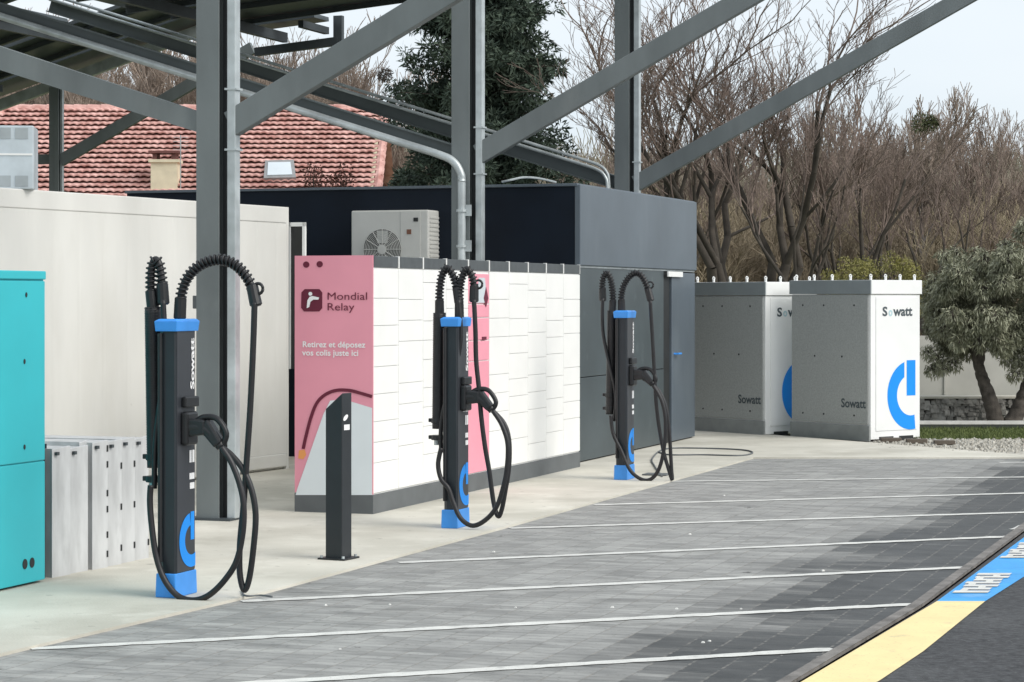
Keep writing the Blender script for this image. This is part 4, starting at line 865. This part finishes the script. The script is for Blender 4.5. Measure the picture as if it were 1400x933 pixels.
# green mossy trees left behind roof
IVY = mat('ivy_leaf', (.05, .06, .02), .7, 0, .3, 2, c2=(.11, .125, .05))
for i, (u, Y, H) in enumerate([(205, 67, 7.2), (60, 67, 7.3)]):
    p = at(u, Y); sg = scale_h(grow(300 + i, H, .2, levels=4, spread=.45, first=.4), H); t = thing('ivy_tree', p, ['ivy covered tree stump above the roof near the nearest column', 'ivy covered tree trunk above the roof at far left'][i], 'tree')
    V, Fc = segs_mesh(sg, 5); mesh_np('trunk', V, Fc, BARK, t); cs = [tuple(s[1]) for s in sg if s[4] <= 2 and s[1].z > 2]; V, Fc = leaves(9000, cs, [.4] * len(cs), .09, 1.6, .2, i); mesh_np('crown', V, Fc, IVY, t)
# olive
def olive(loc, trunks, centers, radii, label, n, seed):
    t = thing('olive_tree', loc, label, 'tree'); mb = MB()
    for pts, r0, r1 in trunks:
        s = spline(pts, 8); k = len(s); tube(mb, [p + Vector((random.uniform(-.008, .008), random.uniform(-.008, .008), 0)) for p in s], [r0 + (r1 - r0) * i / (k - 1) + random.uniform(-.006, .006) for i in range(k)], 10)
    mb.v = [tuple(Vector(v) + Vector(loc)) for v in mb.v]; mb.build('trunk', mat('olive_bark', (.075, .065, .055), .95, 0, .45, 12, .8, 60), t, smooth=True)
    V, Fc = leaves(n, centers, radii, .0145, 4.6, 1.3, seed, (1, 1, .95)); mesh_np('crown', V, Fc, OLV, t)
    # twigs
    sg = []; r = random.Random(seed)
    for c, R2 in zip(centers, radii):
        for k in range(26):
            d = Vector((r.gauss(0, 1), r.gauss(0, 1), r.gauss(0, .8))).normalized() * R2 * r.uniform(.5, 1); sg.append((Vector(c), Vector(c) + d, .008, .003, 1))
    V, Fc = segs_mesh(sg, 3); mesh_np('twigs', V, Fc, mat('olive_bark', (0, 0, 0)), t); return t
Yo = G(1360, 577).y; ol = at(1368, Yo); px = FPX / Yo
def oc(u, v, dy=0): return ((u - 1368) / px, dy, HC + (HV - v) / px)
r = random.Random(3); cs = []; rs = []
for i in range(150):
    a = r.uniform(0, 6.28); q = r.uniform(0, 1) ** .5; u = 1362 + math.cos(a) * 100 * q; v = 425 - abs(math.sin(a)) * 82 * q if math.sin(a) > 0 else 425 + 62 * q * abs(math.sin(a))
    if u < 1272: u = 1272 + r.uniform(0, 14)
    if v > 475 and 1305 < u < 1425 and r.random() < .8: continue
    cs.append(oc(u, v, r.uniform(-.8, .8))); rs.append(r.uniform(.10, .22))
for (u, v) in [(1272, 505), (1285, 500), (1300, 495), (1268, 480), (1278, 490), (1382, 510), (1390, 500), (1400, 495), (1376, 490)]: cs.append(oc(u, v, r.uniform(-.3, .1))); rs.append(.12)
for (u, v) in [(1390, 318), (1396, 308), (1375, 335), (1290, 350), (1310, 345)]: cs.append(oc(u, v, r.uniform(-.3, .3))); rs.append(.11)
olive(ol, [([oc(1362, 581), oc(1356, 555), oc(1346, 525), oc(1338, 500), oc(1330, 470)], .125, .055), ([oc(1338, 500), oc(1345, 470), oc(1356, 440)], .07, .03), ([oc(1332, 480), oc(1310, 450), oc(1295, 420)], .04, .015),
           ([oc(1382, 581), oc(1392, 560), oc(1402, 535), oc(1412, 500), oc(1418, 450)], .13, .06), ([oc(1354, 440), oc(1360, 410), oc(1380, 390)], .03, .012)], cs, rs, 'grey green olive tree with twin dark trunks at the right edge', 72000, 4)
# yellow-green shrub behind the cabinets
def shrub(name, p, cs, rs, n, size, m, label, seed, ln=1.8):
    t = thing(name, p, label, 'shrub'); V, Fc = leaves(n, cs, rs, size, ln, .0, seed); mesh_np('foliage', V, Fc, m, t)
    sg = [(Vector((c[0] * .3, c[1] * .3, 0)), Vector(c), .02, .006, 0) for c in cs[:40]]; V, Fc = segs_mesh(sg, 4); mesh_np('stem', V, Fc, BARK, t)
p = at(1195, 37); k = FPX / 37; cs = [((random.uniform(-62, 58)) / k, random.uniform(-.5, .5), HC + random.uniform(-.4, (408 - 362) / k + .05)) for i in range(75)]
shrub('yellow_shrub', p, cs, [random.uniform(.09, .2) for i in range(75)], 17000, .018, YEL2, 'yellow green leafy shrub peeking over the right power cabinet', 8)
p = at(1290, 43); k = FPX / 43
# ------------------------------------------------------------------ house with red roof
HX0, HX1, HY, HZ = W(8, 148, 60).x, W(531, 148, 60).x, 60., W(0, 149, 60).z
pit = math.tan(R_(31)); rise = 3.4; run = rise / pit
ho = Vector(((HX0 + HX1) / 2, HY, 0)); hs = thing('house', ho, 'low house with pinkish red tiled hipped roof and cream chimney', 'house')
ez = HZ - rise; hipx = rise * .62
mb = MB(); mb.add([(HX0 - hipx + .4, HY - run + .5, 0), (HX1 - .3, HY - run + .5, 0), (HX1 - .3, HY + run - .5, 0), (HX0 - hipx + .4, HY + run - .5, 0)] + [(HX0 - hipx + .4, HY - run + .5, ez + .2), (HX1 - .3, HY - run + .5, ez + .2), (HX1 - .3, HY + run - .5, ez + .2), (HX0 - hipx + .4, HY + run - .5, ez + .2)], BF); mb.build('wall', CREAM, hs)
TILE = mat('roof_tile', (.56, .25, .21), .8, 0, .3, 3.2, .0, 20, c2=(.76, .48, .43), detail=8)
rf = MB(); nc = 26; tw = .18
# front slope: each course a scalloped strip with a step
for c in range(nc):
    f0 = c / nc; f1_ = (c + 1) / nc
    z0 = ez + rise * f0; z1 = ez + rise * f1_; y0 = HY - run + run * f0; y1 = HY - run + run * f1_
    x0 = HX0 - hipx * (1 - f0); x1 = HX1 + .03 * math.sin(c * 4.1); n = int((x1 - x0) / tw * 6); vs = []
    for i in range(n + 1):
        x = x0 + (x1 - x0) * i / n; wv = .035 * abs(math.sin(math.pi * x / tw)); j = .008 * math.sin(x * 7.3 + c * 2.1)
        vs += [(x, y0 - .04, z0 + .04 + wv + j), (x, y0 - .04, z0 + .072 + wv + j), (x, y1 + .03, z1 + .02 + wv * .3)]
    rf.add(vs, [(3 * i, 3 * i + 3, 3 * i + 4, 3 * i + 1) for i in range(n)] + [(3 * i + 1, 3 * i + 4, 3 * i + 5, 3 * i + 2) for i in range(n)], 0)
rf.add([(HX0, HY, HZ), (HX0 - hipx, HY - run, ez), (HX0 - hipx, HY + run, ez)], [(0, 2, 1)])
rf.add([(HX0, HY, HZ), (HX1, HY, HZ), (HX1, HY + run, ez), (HX0 - hipx, HY + run, ez)], [(3, 2, 1, 0)])
rfo = rf.build('roof', TILE, hs)
mb = MB()
def ridge(a, b):
    a = Vector(a); b = Vector(b); n = int((b - a).length / .35)
    for i in range(n): tube(mb, [a.lerp(b, i / n), a.lerp(b, (i + 1) / n + .01)], [.12, .10], 8)
ridge((HX0, HY, HZ), (HX1, HY, HZ)); ridge((HX1 - .06, HY, HZ), (HX1 - .06, HY - run, ez)); rf2 = MB(); rf2.add([(HX1 - .3, HY - run + .5, ez), (HX1 - .3, HY + run - .5, ez), (HX1 - .3, HY, HZ - .35)], [(0, 1, 2)]); rf2.build('gable', CREAM, hs); ridge((HX0, HY, HZ), (HX0 - hipx, HY - run, ez)); mb.build('ridge_tiles', TILE, hs)
mb = MB(); F = Fr((HX0, HY, HZ), (1, 0)); tube(mb, [F(0, 0, .05), F(0, 0, .12), F(0, 0, .2)], [.1, .14, .05], 8); mb.build('finial', TILE, hs)
# chimney
# skylight
def rfp(u, v):
    # hit front slope
    ray = Vector(((u - HU) / FPX, 1, (HV - v) / FPX)); k = (ez - HC + pit * (-(HY - run))) / (ray.z - pit * ray.y); return Vector((0, 0, HC)) + ray * k
nn = Vector((0, -pit, 1)).normalized()
mb = MB(); plate(mb, [rfp(u, v) + nn * .02 for u, v in ((361, 251), (405, 250), (402, 226), (363, 227))], nn, .13); sk = mb.build('skylight', mat('zinc', (.3, .3, .3), .5, .3), hs)
mb = MB(); plate(mb, [rfp(u, v) + nn * .15 for u, v in ((366, 248), (400, 247), (397.5, 230), (367, 230.5))], nn, .02); mb.build('pane', GLASS, sk)
# chimney
yc = rfp(224, 263).y
ch0 = W(206, 262, yc); ch1 = W(242, 221, yc); F = Fr((ch0.x, yc, 0), (1, 0)); wd = ch1.x - ch0.x; zt_ = ch1.z
mb = MB(); box(mb, F, 0, wd, 0, .7, ch0.z - .3, zt_); chm = mb.build('chimney', CREAM, hs)
mb = MB(); box(mb, F, -.05, wd + .05, -.05, .65, zt_ - .02, zt_ + .05); mb.build('ledge', CREAM, chm)
for x in (.04, wd - .14): mb = MB(); box(mb, F, x, x + .1, .02, .58, zt_ + .05, zt_ + .2); mb.build('support', mat('brick_brown', (.16, .06, .05)), chm)
mb = MB(); box(mb, F, -.05, wd + .05, -.05, .65, zt_ + .2, zt_ + .26); mb.build('cap', mat('brick_brown', (.16, .06, .05)), chm)
# TV antenna
ao_ = rfp(247, 262); mb = MB(); tube(mb, [ao_, ao_ + UP * 1.35], .015, 5)
for i, z in enumerate((1.3, 1.2, 1.1, 1.0)): tube(mb, [ao_ + UP * z - Vector((.18, .03, 0)), ao_ + UP * z + Vector((.18, .03, 0))], .008, 4)
tag(mb.build('antenna', GALV, None, ao_), 'thin aerial on the red roof beside the cream chimney', 'antenna')
# small climbing bush before roof (445,245)
p = at(446, 58 - run - .6); k = FPX / p.y; cs = [(random.uniform(-28, 28) / k, random.uniform(-.3, .3), HC + (HV - random.uniform(232, 275)) / k) for i in range(24)]
TH = mat('russet_leaf', (.12, .05, .035), .8, 0, .3, 4); shrub('russet_shrub', p, cs, [.2] * 24, 1500, .035, TH, 'thin russet shrub in front of the red roof by the skylight', 5)
# mistletoe balls / nests
for i, (u, v, Y, r_) in ((0, (1262, 169, 60, .27)), (1, (1274, 170, 60, .18)), (3, (527, 103, 70, .2))):
    p = W(u, v, Y); V, Fc = leaves(500, [(0, 0, 0), (r_ * .6, 0, r_ * .3), (-r_ * .5, 0, -r_ * .2)], [r_, r_ * .5, r_ * .6], .026, 3.5, 0, 60 + i); o = mesh_np('mistletoe' if i != 3 else 'birds_nest', V, Fc, IVY if i != 3 else BARK, None, p)
    tag(o, ['large round mistletoe clump high in the bare trees above the olive', 'smaller mistletoe clump right against the larger one', 'tiny mistletoe ball in the treetop at the upper right', 'dark round nest left of the dark conifer'][i], 'mistletoe' if i != 3 else 'nest')
tree_obj(71, 7.9, .1, BARKG, TWIGF, at(527, 70), 'thin bare tree with a dark nest left of the conifer', levels=6, spread=.35, first=.3, minr=.01)
tree_obj(72, 7.2, .1, BARKG, TWIGF, at(1268, 60), 'bare tree carrying the large mistletoe clump', levels=6, spread=.4, first=.25, minr=.01)
for o in bpy.data.objects:
    if '_o' in o: del o['_o']
